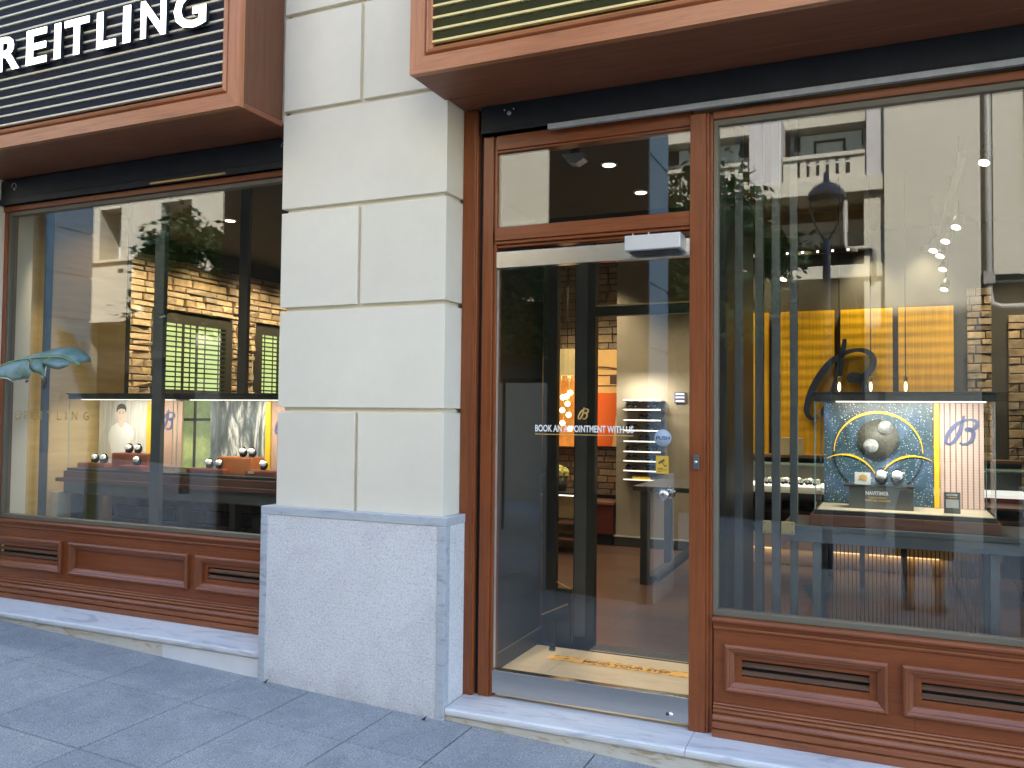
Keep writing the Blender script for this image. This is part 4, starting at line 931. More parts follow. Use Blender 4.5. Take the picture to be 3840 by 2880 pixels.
t = T('rod_screen', (2.05, .57, 0), 'screen of thin black vertical rods under the starry case', 'screen')
mb = MB()
for i in range(38): x = 1.76+.0172*i; mb.box(x, x+.0045, .56, .5645, .02, .834, 'black')
t.add(mb, 'rods')
mb = MB(); mb.box(1.75, 2.41, .555, .572, .004, .020, 'black'); t.add(mb, 'rail')
t = T('window_table', (-2.4, .9, 0), 'dark table with walnut edge carrying the two left window cases', 'table')
mb = MB(); mb.box(-3.60, -1.15, .66, 1.24, .885, .912, 'tablewood'); t.add(mb, 'tabletop', None, .002)
mb = MB(); mb.box(-3.56, -1.2, .70, .73, .80, .884, 'post'); t.add(mb, 'apron')
for x in (-3.5, -2.46, -2.0, -1.3):
    mb = MB(); mb.box(x, x+.05, .72, .78, 0, .799, 'dark'); t.add(mb, 'leg')
mb = MB(); stones(mb, put_x(1.27), -3.9, -1.95, 0, .80, [], .09, .10, .14, .30, .010, 'brick_dark', srr); mb.box(-3.9, -1.95, 1.28, 1.40, 0, .80, 'joint2')
one(mb, 'brick_wall', 'low dark brick wall under the left window cases', 'wall')
t = T('cabinet', (-1.5, 1.0, 0), 'black box cabinet low in the left window beside the pillar', 'cabinet')
mb = MB(); mb.box(-1.90, -1.02, .82, 1.2, .05, .70, 'black'); t.add(mb, 'carcass', None, .003)
mb = MB(); mb.box(-1.86, -1.06, .85, 1.17, 0, .049, 'black'); t.add(mb, 'base')
# return panels at the left end of the left window
t = T('side_panel', (-3.72, .45, 0), 'tall honey veneer panel at the left end of the left window', 'panel')
mb = MB(); mb.box(-3.75, -3.70, .263, .60, 0, 3.0, 'goldwall'); t.add(mb, 'board')
t = T('side_panel', (-3.72, .9, 0), 'honey coloured panel behind the left case in the left window', 'panel')
mb = MB(); mb.box(-3.75, -3.70, .672, 1.34, 0, 3.0, 'goldwall'); t.add(mb, 'board')
mb = MB(); mb.box(-3.76, -3.705, .6002, .6718, 0, 3.0, 'dark'); t.add(mb, 'shadow_gap')
one(MB().box(-3.69, -3.62, .70, 1.10, 0, .80, 'creambox'), 'plinth_box', 'low cream box at the bottom left of the left window', 'box', None, .002)
# vestibule side wall and inner glazed door frame
t = T('vestibule_wall', (.01, .7, 0), 'dark panelled side wall just inside the glass door', 'wall')
mb = MB(); mb.box(-.03, .0218, .402, 1.25, .0, 2.6, 'dark'); t.add(mb, 'panel')
mb = MB(); mb.box(.0222, .031, .402, 1.25, .09, .096, 'bead'); mb.box(.0222, .029, .402, 1.25, .0005, .0895, 'dark'); t.add(mb, 'skirting', None, .001)
t = T('inner_door_frame', (.6, 1.29, 0), 'dark metal frame of the inner doorway behind the glass door', 'door frame')
mb = MB(); mb.box(.0225, .118, 1.25, 1.30, .0, 2.6, 'dark'); t.add(mb, 'stile', None, .003)
mb = MB(); mb.box(.215, .350, 1.30, 1.36, .0, 2.6, 'dark'); mb.box(.225, .30, 1.292, 1.2998, .05, 2.55, 'post'); t.add(mb, 'post', None, .003)
mb = MB(); mb.box(.350, 1.30, 1.31, 1.36, 2.025, 2.085, 'dark'); hd = t.add(mb, 'header', None, .002)
mb = MB(); mb.box(.350, 1.30, 1.302, 1.3095, 2.086, 2.094, 'brass'); t.add(mb, 'gold_trim', hd)
mb = MB(); mb.box(.1185, .2145, 1.26, 1.30, .0, .34, 'dark'); t.add(mb, 'bottom_rail', None, .002)
mb = MB(); mb.prism([(.1185, .375), (.2145, .335), (.2145, .3405), (.1185, .381)], 1.262, 1.27, 'brass'); mb.prism([(.03, .165), (.20, .245), (.20, .255), (.03, .175)], 1.247, 1.2495, 'brass'); t.add(mb, 'gold_trim')
mb = MB(); mb.box(1.24, 1.30, .40, 1.30, 0, 2.6, 'dark'); t.add(mb, 'side_post')
mb = MB(); mb.box(.0225, 1.30, 1.305, 1.355, 2.601, 2.66, 'dark'); t.add(mb, 'top_rail')
# floor tape, mat, stopper
t = T('floor_tape', (.6, .95, .0015), 'yellow orange mind your step tape on the vestibule floor', 'floor sticker')
mb = MB(); n = 26
pts0 = [(.19+.84*i/n, .925+.004*math.sin(i*2.2)+rnd.uniform(-.003, .003)) for i in range(n+1)]; pts1 = [(x, y+.095+rnd.uniform(-.003, .003)) for x, y in pts0]
mb.faces([(x, y, .0018) for x, y in pts0]+[(x, y, .0018) for x, y in pts1], [(i, i+1, n+2+i, n+1+i) for i in range(n)], 'tape'); t.add(mb, 'strip')
mb = MB(); text_into(mb, 'MIND YOUR STEP', .40, .905, .950, .992, .0026, .0006, 'tapeink', .03, flat=True)
for i in range(13):
    x = .205+.063*i
    for yy in (.928, 1.008): mb.faces([(x, yy, .0026), (x+.022, yy, .0026), (x+.036, yy+.008, .0026), (x+.014, yy+.008, .0026)], [(0,1,2,3)], 'tapeink')
mb.faces([(.275, .965, .0026), (.30, .965, .0026), (.315, .985, .0026), (.295, .98, .0026)], [(0,1,2,3)], 'tapeink')
t.add(mb, 'lettering')
t = T('doormat', (.8, 1.27, 0), 'dark ribbed aluminium entrance mat at the inner doorway', 'doormat')
mb = MB(); mb.box(.36, 1.235, 1.190, 1.36, -.01, .002, 'mat'); t.add(mb, 'base')
mb = MB()
for i in range(6): mb.box(.36, 1.235, 1.20+.027*i, 1.206+.027*i, .002, .005, 'creambox' if i == 0 else 'bead')
t.add(mb, 'ribs')
t = T('door_stop', (.135, 1.11, 0), 'small round dark door stop on the vestibule floor', 'door stop')
mb = MB(); mb.tube([(.155, 1.11, 0), (.155, 1.11, .010)], .02, 'dark', 18); t.add(mb, 'foot')
mb = MB(); mb.tube([(.155, 1.11, .010), (.155, 1.11, .032), (.155, 1.11, .036)], [.017, .017, .013], 'black', 18); t.add(mb, 'cap')
# desk
t = T('desk', (.5, 3.7, 0), 'dark desk with slanted metal frame legs inside the doorway', 'desk')
mb = MB(); mb.box(.04, 1.7, 3.25, 4.2, .78, .82, 'dark'); t.add(mb, 'tabletop', None, .003)
for x in (.10, 1.5):
    mb = MB(); mb.box(x, x+.07, 3.27, 3.33, 0, .7795, 'dark'); mb.box(x, x+.07, 4.10, 4.16, 0, .7795, 'dark'); mb.box(x, x+.07, 3.3302, 4.0998, .0, .05, 'dark'); t.add(mb, 'leg')
mb = MB(); mb.tube([(.20, 3.45, .03), (.55, 3.75, .35), (.75, 3.9, .77)], [.035, .045, .05], 'post', 10); t.add(mb, 'pedestal')
t = T('flower_bunch', (.62, 3.5, .82), 'white petalled flowers on the desk by the doorway', 'flowers')
mb = MB()
for i in range(26): a = rnd.uniform(0, 6.28); q = rnd.uniform(0, .06); mb.ball((.60+q*math.cos(a), 3.5+q*math.sin(a), .90+rnd.uniform(-.03, .04)), rnd.uniform(.012, .02), 'petal', 5)
t.add(mb, 'blossoms')
mb = MB(); mb.tube([(.60, 3.5, .8205), (.60, 3.5, .87)], [.03, .038], 'glass_edge', 14); t.add(mb, 'vase')
# chandelier cluster and shade, flowers and lit case seen through the left slot
t = T('chandelier', (-1.2, 5.0, 3.2), 'pleated yellow shade with a cluster of glowing globe bulbs', 'lamp')
mb = MB(); mb.tube([(-1.2, 5, 3.199), (-1.2, 5, 2.13)], .006, 'dark', 8); t.add(mb, 'stem')
mb = MB(); N = 40
pr = [(-1.2+.16*math.cos(2*math.pi*i/N)*(1+.02*(i % 2)), 5+.16*math.sin(2*math.pi*i/N)*(1+.02*(i % 2))) for i in range(N)]
mb.faces([(x, y, 1.84) for x, y in pr]+[(x, y, 2.12) for x, y in pr], [(i, (i+1) % N, N+(i+1) % N, N+i) for i in range(N)], 'shade')
t.add(mb, 'shade')
for (x, z) in ((-1.156, 1.65), (-1.20, 1.61), (-1.19, 1.53), (-1.265, 1.46), (-1.165, 1.41), (-1.24, 1.32), (-1.17, 1.26), (-1.24, 1.60)):
    mb = MB(); mb.ball((x, 5.0+rnd.uniform(-.05, .05), z), .030, 'bulb', 10); b_ = t.add(mb, 'bulb')
    mb = MB(); mb.tube([(x, 5.0, z+.031), (x, 5.0, 1.838)], .003, 'brass', 6); t.add(mb, 'rod', b_)
one(MB().box(-1.5, -1.04, 5.42, 5.45, 1.05, 1.80, 'amber'), 'amber_panel', 'glowing amber panel behind the globe bulbs', 'panel')
t = T('flower_pot', (-1.2, 4.6, .62), 'yellow green flowers in a dark glass pot seen left of the door post', 'plant')
mb = MB()
for i in range(60):
    a = rnd.uniform(0, 6.28); e = rnd.uniform(-.4, 1.5); q = .085
    mb.ball((-1.13+q*math.cos(a)*math.cos(e), 4.6+q*math.sin(a)*math.cos(e), .80+q*math.sin(e)*.75), rnd.uniform(.016, .028), 'flower', 5)
t.add(mb, 'blossoms')
mb = MB(); mb.tube([(-1.13, 4.6, .62), (-1.13, 4.6, .76)], [.07, .085], 'dark', 18); t.add(mb, 'pot')
t = T('lit_cabinet', (-1.2, 4.6, 0), 'lit glass cabinet with warm shelves seen left of the door post', 'cabinet')
mb = MB(); mb.box(-1.7, -.8, 4.4, 4.85, .6, .6195, 'dark'); t.add(mb, 'top')
for z in (.14, .30): mb = MB(); mb.box(-1.69, -.81, 4.42, 4.84, z, z+.015, 'tablewood'); t.add(mb, 'shelf')
mb = MB(); mb.box(-1.7, -.8, 4.8, 4.85, .0, .5995, 'goldwall'); t.add(mb, 'back')
mb = MB(); mb.box(-1.66, -.84, 4.42, 4.44, .585, .597, 'ledw'); t.add(mb, 'light_strip')
# pendants over the starry case
for i, x in enumerate((1.675, 1.889, 2.119)):
    t = T('pendant_lamp', (x, 3.0, 3.2), ['clear pendant bulb on a thin wire, left of the three', 'clear pendant bulb on a thin wire, middle of the three', 'clear pendant bulb on a thin wire, right of the three'][i], 'lamp', 'pendant bulbs above the starry case')
    mb = MB(); mb.tube([(x, 3, 3.199), (x, 3, 1.715)], .0035, 'dark', 6); t.add(mb, 'cord')
    mb = MB(); mb.tube([(x, 3, 1.715), (x, 3, 1.685), (x, 3, 1.68)], [.010, .014, .010], 'brass', 10); t.add(mb, 'socket')
    mb = MB(); mb.tube([(x, 3, 1.68), (x, 3, 1.66), (x, 3, 1.63), (x, 3, 1.60), (x, 3, 1.585)], [.012, .024, .032, .024, .006], 'glass_thin', 14); g_ = t.add(mb, 'globe')
    mb = MB(); mb.tube([(x, 3, 1.672), (x, 3, 1.655), (x, 3, 1.62), (x, 3, 1.605)], [.004, .010, .010, .004], 'bulb', 8); t.add(mb, 'filament', g_)
# ceiling downlights (each a fitting with a lit lens), the nearer ones carry a real lamp
spots = [(.20, 2.03, 3.2), (.21, 2.84, 3.2), (-2.2, 2.6, 3.2), (-3.6, 2.4, 3.2), (-3.6, 3.6, 3.2), (-1.2, 4.2, 3.2)]
mbp = None
for i, (x, y, z) in enumerate(spots):
    if mbp is None:
        r = T('ceiling_spotlight', (0, 0, 0), 'x', 'spotlight', 'round downlights in the shop ceiling')
        mb = MB(); mb.tube([(0,0,0), (0,0,-.012)], [.062, .058], 'alu', 24); r.add(mb, 'rim')
        mb = MB(); mb.tube([(0,0,-.0121), (0,0,-.016)], .045, 'spotlit', 20); r.add(mb, 'lens'); mbp = r.o; o = mbp
    else: o = copy_tree(mbp)
    o.location = (x, y, z)
    L_ = {0: 'round downlight nearest the door, seen through the fanlight', 1: 'second round downlight seen through the fanlight'}
    if i in L_: o['label'] = L_[i]; o['group'] = 'downlights seen through the fanlight'
    else: o['label'] = 'round lit downlight in the dark ceiling at the left side of the shop'
# tilted spotlights hanging from the ceiling behind the right window
tracks = [(2.461, 3.2, 2.803, 'big tilted hanging spotlight right of the middle of the right window'), (2.55, 2.2, 2.988, 'highest tilted spotlight beside the mirrored drainpipe'), (2.419, 3.7, 2.798, 'upper one of the cluster of tilted spotlights in the right window'), (2.339, 3.8, 2.749, 'leftmost of the cluster of tilted spotlights in the right window'),
          (2.397, 4.0, 2.737, 'small tilted spotlight in the middle of the cluster'), (2.437, 4.4, 2.69, 'lower tilted spotlight of the cluster'), (2.463, 4.7, 2.558, 'lowest flat spotlight under the cluster'), (1.128, 4.4, 2.676, 'spotlight above the yellow panels behind the third steel post'), (.531, 4.6, 2.557, 'bright spotlight beside the wood mullion above the yellow panels')]
tp = None
for x, y, z, l in tracks:
    if tp is None:
        r = T('hanging_spotlight', (0, 0, 0), 'x', 'spotlight', 'tilted spotlights hanging behind the right window')
        d = Vector((-.28, -.35, -.9)).normalized()
        mb = MB(); mb.tube([-d*.10, -d*.003], [.034, .040], 'dark', 16); r.add(mb, 'housing')
        mb = MB(); mb.tube([Vector((0,0,0)), d*.004], .032, 'spotlit', 16); r.add(mb, 'lens')
        mb = MB(); mb.tube([(.02,.03,.09), (.02,.03,.20)], .008, 'dark', 8); r.add(mb, 'stem'); tp = r.o; o = tp
    else: o = copy_tree(tp)
    o.location = (x, y, z); o['label'] = l
t = T('lighting_track', (2.4, 3.4, 3.1), 'black lighting track carrying the tilted spotlights', 'track')
mb = MB(); mb.box(2.40, 2.44, 2.0, 4.85, 2.98, 3.02, 'dark'); t.add(mb, 'rail')
for y in (2.3, 3.3, 4.4): mb = MB(); mb.box(2.412, 2.428, y, y+.02, 3.02, 3.199, 'dark'); t.add(mb, 'hanger')
t = T('sensor_box', (2.35, 3.9, 2.8), 'small dark box hanging at the left of the spotlight cluster', 'sensor'); mb = MB(); mb.box(2.26, 2.40, 3.86, 3.94, 2.765, 2.805, 'post'); t.add(mb, 'body', None, .004); mb = MB(); mb.box(2.33, 2.345, 3.89, 3.905, 2.8055, 3.199, 'dark'); t.add(mb, 'stem')
dp = None
for i, x in enumerate((.505, 1.117, 1.259, 1.395, 1.529, 1.666)):
    if dp is None:
        r = T('wall_spot', (0, 0, 0), 'x', 'spotlight', 'row of tiny lights above the yellow panels')
        mb = MB(); mb.ball((0, 0, 0), .011, 'spotlit', 8); r.add(mb, 'lens'); mb = MB(); mb.box(-.013, .013, .010, .03, -.013, .013, 'dark'); r.add(mb, 'base'); dp = r.o; o = dp
    else: o = copy_tree(dp)
    o.location = (x, 4.85, 2.997); o['label'] = ('lone tiny light above the yellow panels near the wood mullion', 'first tiny light of the row above the yellow panels from the left', 'second tiny light of the row above the yellow panels', 'third tiny light of the row, just left of the mirrored lamp pole', 'fourth tiny light of the row, right of the mirrored lamp pole', 'last tiny light of the row at its right end')[i]
t = T('light_bar', (1.1, 4.87, 3.0), 'thin dark bar carrying the row of tiny lights', 'bar')
mb = MB(); mb.box(.45, 1.75, 4.88, 4.92, 2.98, 3.015, 'dark'); t.add(mb, 'bar'); mb = MB(); mb.box(1.0, 1.03, 4.885, 4.915, 3.0152, 3.199, 'dark'); t.add(mb, 'hanger')
t = T('smoke_detector', (.42, .60, 2.93), 'small white angular sensor behind the top of the fanlight', 'sensor')
mb = MB(); mb.prism([(.40, 2.815), (.52, 2.815), (.53, 2.78), (.48, 2.755), (.44, 2.765)], .55, .62, 'alu'); t.add(mb, 'body', None, .004)
mb = MB(); mb.box(.44, .49, .57, .60, 2.8152, 3.2, 'dark'); t.add(mb, 'stem')
ILUM = .52
def lamp(kind, name, loc, tgt, e, col, **kw):
    L = bpy.data.lights.new(name, kind); L.energy = e*ILUM; L.color = col
    for k, v in kw.items(): setattr(L, k, v)
    o = bpy.data.objects.new(name, L); C.objects.link(o); o.location = loc
    o.rotation_euler = (Vector(tgt)-Vector(loc)).to_track_quat('-Z', 'Y').to_euler(); return o
WARM = (1, .72, .42)
for x, e_ in ((.75, 13), (1.25, 8), (1.82, 30), (2.32, 22)):           # downlights grazing the yellow wall
    lamp('SPOT', 'wall_washer', (x, 4.78, 3.12), (x, 4.95, 2.3), e_, (1, .82, .5), spot_size=R(82), spot_blend=1, shadow_soft_size=.04)
for y in (1.0, 1.8, 2.6, 3.4, 4.2, 5.0):              # stone wall grazers
    lamp('SPOT', 'stone_washer', (-4.35, y, 3.12), (-4.98, y, 1.7), 38, (1, .76, .46), spot_size=R(110), spot_blend=1, shadow_soft_size=.05)
for x, y, e in ((.2, 2.03, 25), (.21, 2.84, 25), (.2, 4.3, 30), (-.9, 4.7, 45), (-1.2, 3.4, 25), (2.3, 3.4, 9), (2.9, 4.3, 14), (1.1, 3.9, 10), (-2.2, 2.6, 30), (-3.6, 2.4, 30), (-3.3, 1.0, 4), (3.1, 4.4, 25), (.6, .8, 75)):
    v_ = x == .6; lamp('SPOT', 'downlight_lamp', (x, y, 3.12), (x, y+(-.02 if v_ else .12), 0), e, (1, .87, .70) if v_ else (1, .80, .55), spot_size=R(36 if v_ else 110), spot_blend=.9, shadow_soft_size=.045)  # the vestibule lamp has no fitting, added to brighten the floor
lamp('SPOT', 'box_fill_lamp', (-3.35, .36, 2.9), (-3.66, .9, .5), 14, (1, .85, .6), spot_size=R(40), spot_blend=.8, shadow_soft_size=.03)  # added lamp without a fitting, brightens the low cream box
lamp('AREA', 'counter_light', (1.2, 4.1, .985), (1.2, 4.15, 0), 1.6, (1, .82, .55), shape='RECTANGLE', size=1.6, size_y=.05)
lamp('AREA', 'bench_light', (1.7, 4.83, .14), (1.7, 4.85, 0), .08, (1, .6, .25), shape='RECTANGLE', size=1.6, size_y=.03)
lamp('AREA', 'rack_light', (-.38, 4.9, 1.75), (-.38, 5.2, 1.1), 2.5, (1, .9, .75), shape='RECTANGLE', size=.4, size_y=.05)
# a few goods in the counter
for i in range(14):
    x = 1.0+.033*i*1.0+.02; 
    watch(x if i % 2 else x+.01, 4.0+(i % 3)*.05, .825, 0, 'small watch on the lit glass counter below the cartons', .9, 'watches in the lit counter')

# ================================================================== ACROSS THE STREET
arc_x = (-7.05, -3.43, .21, 3.86)
lab = ['arcade pillar far to the left, mirrored at the left edge of the left window', 'arcade pillar mirrored beside the pillar in the left window', 'arcade pillar whose sky tinted blue side is mirrored in the door glass', 'arcade pillar standing right of the photographer']
for xr, l in zip(arc_x, lab):
    t = T('arcade_pillar', (xr-.445, -3.0, 0), l, 'pillar', 'pillars on the street side of the pavement')
    mb = MB(); x0, x1, y0, y1 = xr-.89, xr, -3.33, -2.69
    mb.box(x0+.014, x1-.014, y0+.014, y1-.014, .9, 6.0, 'plaster_skytint')
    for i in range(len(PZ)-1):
        mb.box(x0, x1, y0, y1, PZ[i], PZ[i+1]-gz, 'plaster_skytint')
    t.add(mb, 'shaft', None, .004)
    mb = MB(); mb.box(x0-.06, x1+.05, y0-.04, y1+.04, -.5, .9, 'granite'); t.add(mb, 'plinth', None, .003)
    mb = MB(); mb.box(x0+.01, x1-.002, y1+.0405, y1+.052, -.4, 5.9, 'dark'); t.add(mb, 'shade_sheet', None, .002)  # dark sheet stands in for shade on the face towards the shop
opp = T('opposite_building', (0, -11, 0), 'cream rendered building across the street with balcony balustrades', 'building')
Yo = -8.98
def ob(boxes, name, m, bevel=0, parent=None):
    mb = MB()
    for b in boxes: mb.box(*b, m)
    return opp.add(mb, name, parent, bevel)
# walls: main body with openings (upper floor openings 4.62..5.85)
ops = [(-13.75, -13.1), (-11.95, -11.1), (-9.3, -8.4), (-7.2, -6.3), (-5.9, -5.0)]
B = []; cur = -16
for a, b in ops: B.append((cur, a, Yo-.6, Yo, 4.65, 5.78)); cur = b
B.append((cur, -3.15, Yo-.6, Yo, 4.65, 5.78)); B.append((-16, -3.15, Yo-.6, Yo, 5.78, 10)); B.append((-16, -3.15, Yo-.6, Yo, 3.30, 4.65))
B += [(-16, -14.2, Yo-.5, Yo, -1, 3.3), (-10.9, -10.2, Yo-.5, Yo, -1, 3.3), (-6.9, -6.2, Yo-.5, Yo, -1, 3.3), (-4.05, -3.15, Yo-.5, Yo+.02, -1, 3.3)]
B += [(-3.15, 1.965, Yo-1.4, Yo-.6, 5.9, 10), (1.965, 10, Yo-.6, Yo-.12, 3.38, 10), (1.70, 1.965, Yo-.6, Yo-.02, -1, 3.43), (1.70, 1.965, Yo-.6, Yo-.02, 3.6, 4.67), (5.2, 6, Yo-.6, Yo-.1, -1, 3.38)]
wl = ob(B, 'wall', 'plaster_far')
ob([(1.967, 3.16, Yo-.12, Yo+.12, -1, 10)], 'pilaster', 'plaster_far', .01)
ob([(3.33, 3.64, Yo-.12, Yo-.06, 3.38, 10), (3.72, 6.2, Yo-.12, Yo-.08, 4.35, 10)], 'wall_band', 'plaster_far', .005)
ob([(-16, -3.15, Yo, Yo+.06, 4.60, 4.66), (-16, -3.15, Yo, Yo+.05, 3.30, 3.42)], 'ledge', 'plaster_far', .01)
ob([(-3.15, 1.966, Yo-1.2, Yo+.06, 4.67, 4.90), (-3.15, 1.966, Yo-.3, Yo+.03, 3.43, 3.62)], 'balcony_slab', 'plaster_far', .01)
ob([(-3.15, 1.966, Yo-1.2, Yo-1.1, 3.0, 4.67)], 'recess_wall', 'farshop')
ob([(-3.15, 1.69, Yo-.8, Yo-.55, 4.02, 4.40)], 'fascia', 'plaster_far', .01)
ob([(-3.15, 1.69, Yo-.62, Yo-.6, 4.905, 5.30)], 'balcony_dark_sheet', 'farshop')  # dark sheet added to stand for shade behind the balusters
ob([(.09, .565, Yo-.5, Yo+.02, 4.90, 5.9), (1.735, 1.966, Yo-.5, Yo, 4.90, 5.9), (-2.2, -1.75, Yo-.5, Yo+.02, 4.90, 5.9)], 'pier', 'plaster_lilac', .008)
for a, b in ((.585, 1.715), (-1.73, .07), (-3.12, -2.22)):      # balustrades
    mb = MB(); mb.box(a, b, Yo-.12, Yo+.03, 5.225, 5.285, 'plaster_far'); mb.box(a, b, Yo-.1, Yo+.01, 4.905, 4.965, 'plaster_far'); mb.box(a, a+.2, Yo-.09, Yo, 4.965, 5.225, 'plaster_far'); mb.box(b-.2, b, Yo-.09, Yo, 4.965, 5.225, 'plaster_far')
    x = a+.2+.04
    while x < b-.27: mb.box(x, x+.088, Yo-.09, Yo, 4.965, 5.225, 'plaster_far'); x += .135
    opp.add(mb, 'balustrade', None, .004)
for a, b in ops+[(.6, 1.72), (-1.7, .05), (-3.1, -2.3)]:
    up_ = a > -3.2; yb_ = Yo-.55 if not up_ else Yo-1.0; z0, z1 = (4.66, 5.78) if not up_ else (4.9, 5.9)
    mb = MB(); mb.box(a, b, yb_-.02, yb_, z0, z1, 'farglass'); g_ = opp.add(mb, 'window')
    mb = MB(); fr_ = .05
    for q in ((a, a+fr_, z0, z1), (b-fr_, b, z0, z1), ((a+b)/2-.03, (a+b)/2+.03, z0, z1), (a, b, z1-.3, z1-.25), (a, b, z0, z0+.06)): mb.box(q[0], q[1], yb_, yb_+.03+.001*q[0]*.01, q[2], q[3], 'farframe')
    opp.add(mb, 'window_frame', g_)
ob([(.75, 1.65, Yo-.97, Yo-.95, 5.25, 5.88), (-1.2, -.2, Yo-.97, Yo-.95, 5.3, 5.88)], 'blind', 'far_blind')
ob([(.95, .99, Yo-.94, Yo-.93, 5.3, 5.78), (1.38, 1.42, Yo-.94, Yo-.93, 5.3, 5.78), (.95, 1.42, Yo-.945, Yo-.935, 5.74, 5.78)], 'picture_frame', 'farshop')
B = [(-14.2, -10.9, Yo-.45, Yo-.40, -1, 3.3), (-10.2, -6.9, Yo-.45, Yo-.40, -1, 3.3), (-6.2, -4.05, Yo-.45, Yo-.40, -1, 3.3), (-3.15, 1.70, Yo-1.2, Yo-1.0, -1, 3.43), (3.16, 5.2, Yo-1.0, Yo-.9, -1, 3.38), (6, 10, Yo-.5, Yo-.4, -1, 3.38)]
ob(B, 'shopfront', 'farshop')
ob([(-.3, 1.6, Yo-.9, Yo+.5, 3.02, 3.12)], 'awning', 'farshop')
mb = MB(); mb.tube([(3.27, Yo-.02, 9), (3.27, Yo-.02, 3.15), (3.30, Yo-.02, 2.98), (3.42, Yo-.02, 2.93), (3.9, Yo-.02, 2.93)], .045, 'pipe', 10); mb.box(3.20, 3.34, Yo-.08, Yo+.05, 3.25, 3.42, 'pipe'); opp.add(mb, 'drainpipe')
mb = MB(); mb.tube([(1.45, Yo-.05, 4.6), (1.45, Yo-.05, 3.95), (1.47, Yo+.02, 3.85), (1.80, Yo+.02, 3.85), (1.83, Yo+.02, 3.8), (1.83, Yo+.04, 3.42)], .035, 'pipe', 10); opp.add(mb, 'drainpipe')
mb = MB(); mb.faces([(-16, Yo-.6, 9.98), (10, Yo-.6, 9.98), (10, Yo-10, 9.98), (-16, Yo-10, 9.98)], [(0,1,2,3)], 'plaster_far'); mb.box(-16, 10, Yo-10, Yo-9.9, -1, 9.98, 'plaster_far'); opp.add(mb, 'roof')
# neighbours closing the street ends
nb = T('corner_building', (-24, -5, 0), 'plain cream building closing the street far to the left', 'building')
mb = MB(); mb.box(-26, -22, -18, 12, -1, 12, 'plaster_far'); nb.add(mb, 'wall')
mb = MB(); [mb.box(-22, -21.98, y, y+1.2, z, z+1.7, 'farglass') for y in range(-16, 10, 3) for z in (1, 4.5, 8)]; nb.add(mb, 'windows')

# --- street lamp (mirrored in the right window)
lx, ly = 1.402, -5.6
t = T('street_lamp', (lx, ly-.25, -.2), 'slate grey street lamp with a domed cap held by curved arms', 'street lamp')
mb = MB(); mb.tube([(lx, ly, -.25), (lx, ly, 3.2), (lx, ly, 3.35)], [.055, .04, .035], 'lampmetal', 14); t.add(mb, 'pole')
mb = MB()
for s in (-1, 1): mb.tube([(lx+s*.03, ly, 3.35), (lx+s*.10, ly, 3.48), (lx+s*.155, ly, 3.62), (lx+s*.17, ly, 3.78)], .012, 'lampmetal', 8)
t.add(mb, 'arm')
mb = MB(); mb.tube([(lx, ly, 3.78), (lx, ly, 3.80), (lx, ly, 3.86), (lx, ly, 3.92), (lx, ly, 3.955), (lx, ly, 3.97), (lx, ly, 4.08)], [.185, .198, .185, .135, .075, .035, .026], 'lampmetal', 28); t.add(mb, 'cap')
# --- parasol
t = T('parasol', (-2.5, -5.75, -.1), 'dark folding parasol on a pole across the pavement', 'parasol')
mb = MB(); mb.tube([(-2.5, -5.75, -.15), (-2.5, -5.75, 2.2)], .022, 'dark', 10); t.add(mb, 'pole')
mb = MB(); N = 8; c = (-2.5, -5.75, 2.23); rim = [(-2.5+.85*math.cos(R(22.5+45*i)), -5.75+.85*math.sin(R(22.5+45*i)), 1.98) for i in range(N)]; rim2 = [(x, y, z-.14) for x, y, z in rim]
mb.faces([c]+rim+rim2, [(0, 1+i, 1+(i+1) % N) for i in range(N)]+[(1+i, 1+(i+1) % N, 1+N+(i+1) % N, 1+N+i) for i in range(N)], 'parasol'); t.add(mb, 'canopy')
# --- street trees
def tree(x, y, h, rc, zc, n, label, seed):
    rr = random.Random(seed)
    t = T('street_tree', (x, y, -.25), label, 'tree', 'street trees mirrored in the windows')
    mb = MB(); mb.tube([(x, y, -.3), (x+.03, y, .9), (x-.02, y+.03, zc-.6), (x, y, zc)], [.085, .07, .055, .03], 'bark', 10)
    tips = []
    for i in range(9):
        a = rr.uniform(0, 6.28); q = rr.uniform(.5, .95)*rc; dz = rr.uniform(-.5, .9)*rc
        e = (x+q*math.cos(a), y+q*math.sin(a), zc+dz); m_ = ((x+e[0])/2, (y+e[1])/2, zc-.35+dz*.5); mb.tube([(x, y, zc-.5), m_, e], [.03, .02, .008], 'bark', 6); tips += [e, m_]
    t.add(mb, 'trunk')
    mb = MB(); cl = []
    for i in range(46):
        a = rr.uniform(0, 6.28); e = math.asin(rr.uniform(-.75, 1)); q = rc*rr.uniform(.35, 1.08)
        cl.append(Vector((x+q*math.cos(a)*math.cos(e), y+q*math.sin(a)*math.cos(e), zc+q*math.sin(e)*.95)))
    cl += [Vector(p) for p in tips]
    for i in range(n):
        c = rr.choice(cl); p = c+Vector((rr.gauss(0, .13), rr.gauss(0, .13), rr.gauss(0, .10)))*rc
        d = Vector((rr.uniform(-1, 1), rr.uniform(-1, 1), rr.uniform(-.9, .3))).normalized(); s = d.cross(Vector((rr.uniform(-1, 1), rr.uniform(-1, 1), 1))).normalized(); l = rr.uniform(.08, .15); w_ = l*.34
        mb.faces([p, p+d*l*.5+s*w_, p+d*l, p+d*l*.5-s*w_], [(0,1,2,3)], 'leaves')
    t.add(mb, 'crown')
tree(-7.75, -5.6, 0, 1.0, 3.35, 8500, 'street tree whose crown is mirrored in the left window', 1)
tree(-2.75, -5.6, 0, .95, 2.75, 13000, 'street tree whose crown is mirrored in the door glass', 2)
tree(-.30, -5.6, 0, 1.15, 3.1, 14000, 'street tree whose crown is mirrored beside the wood mullion', 3)

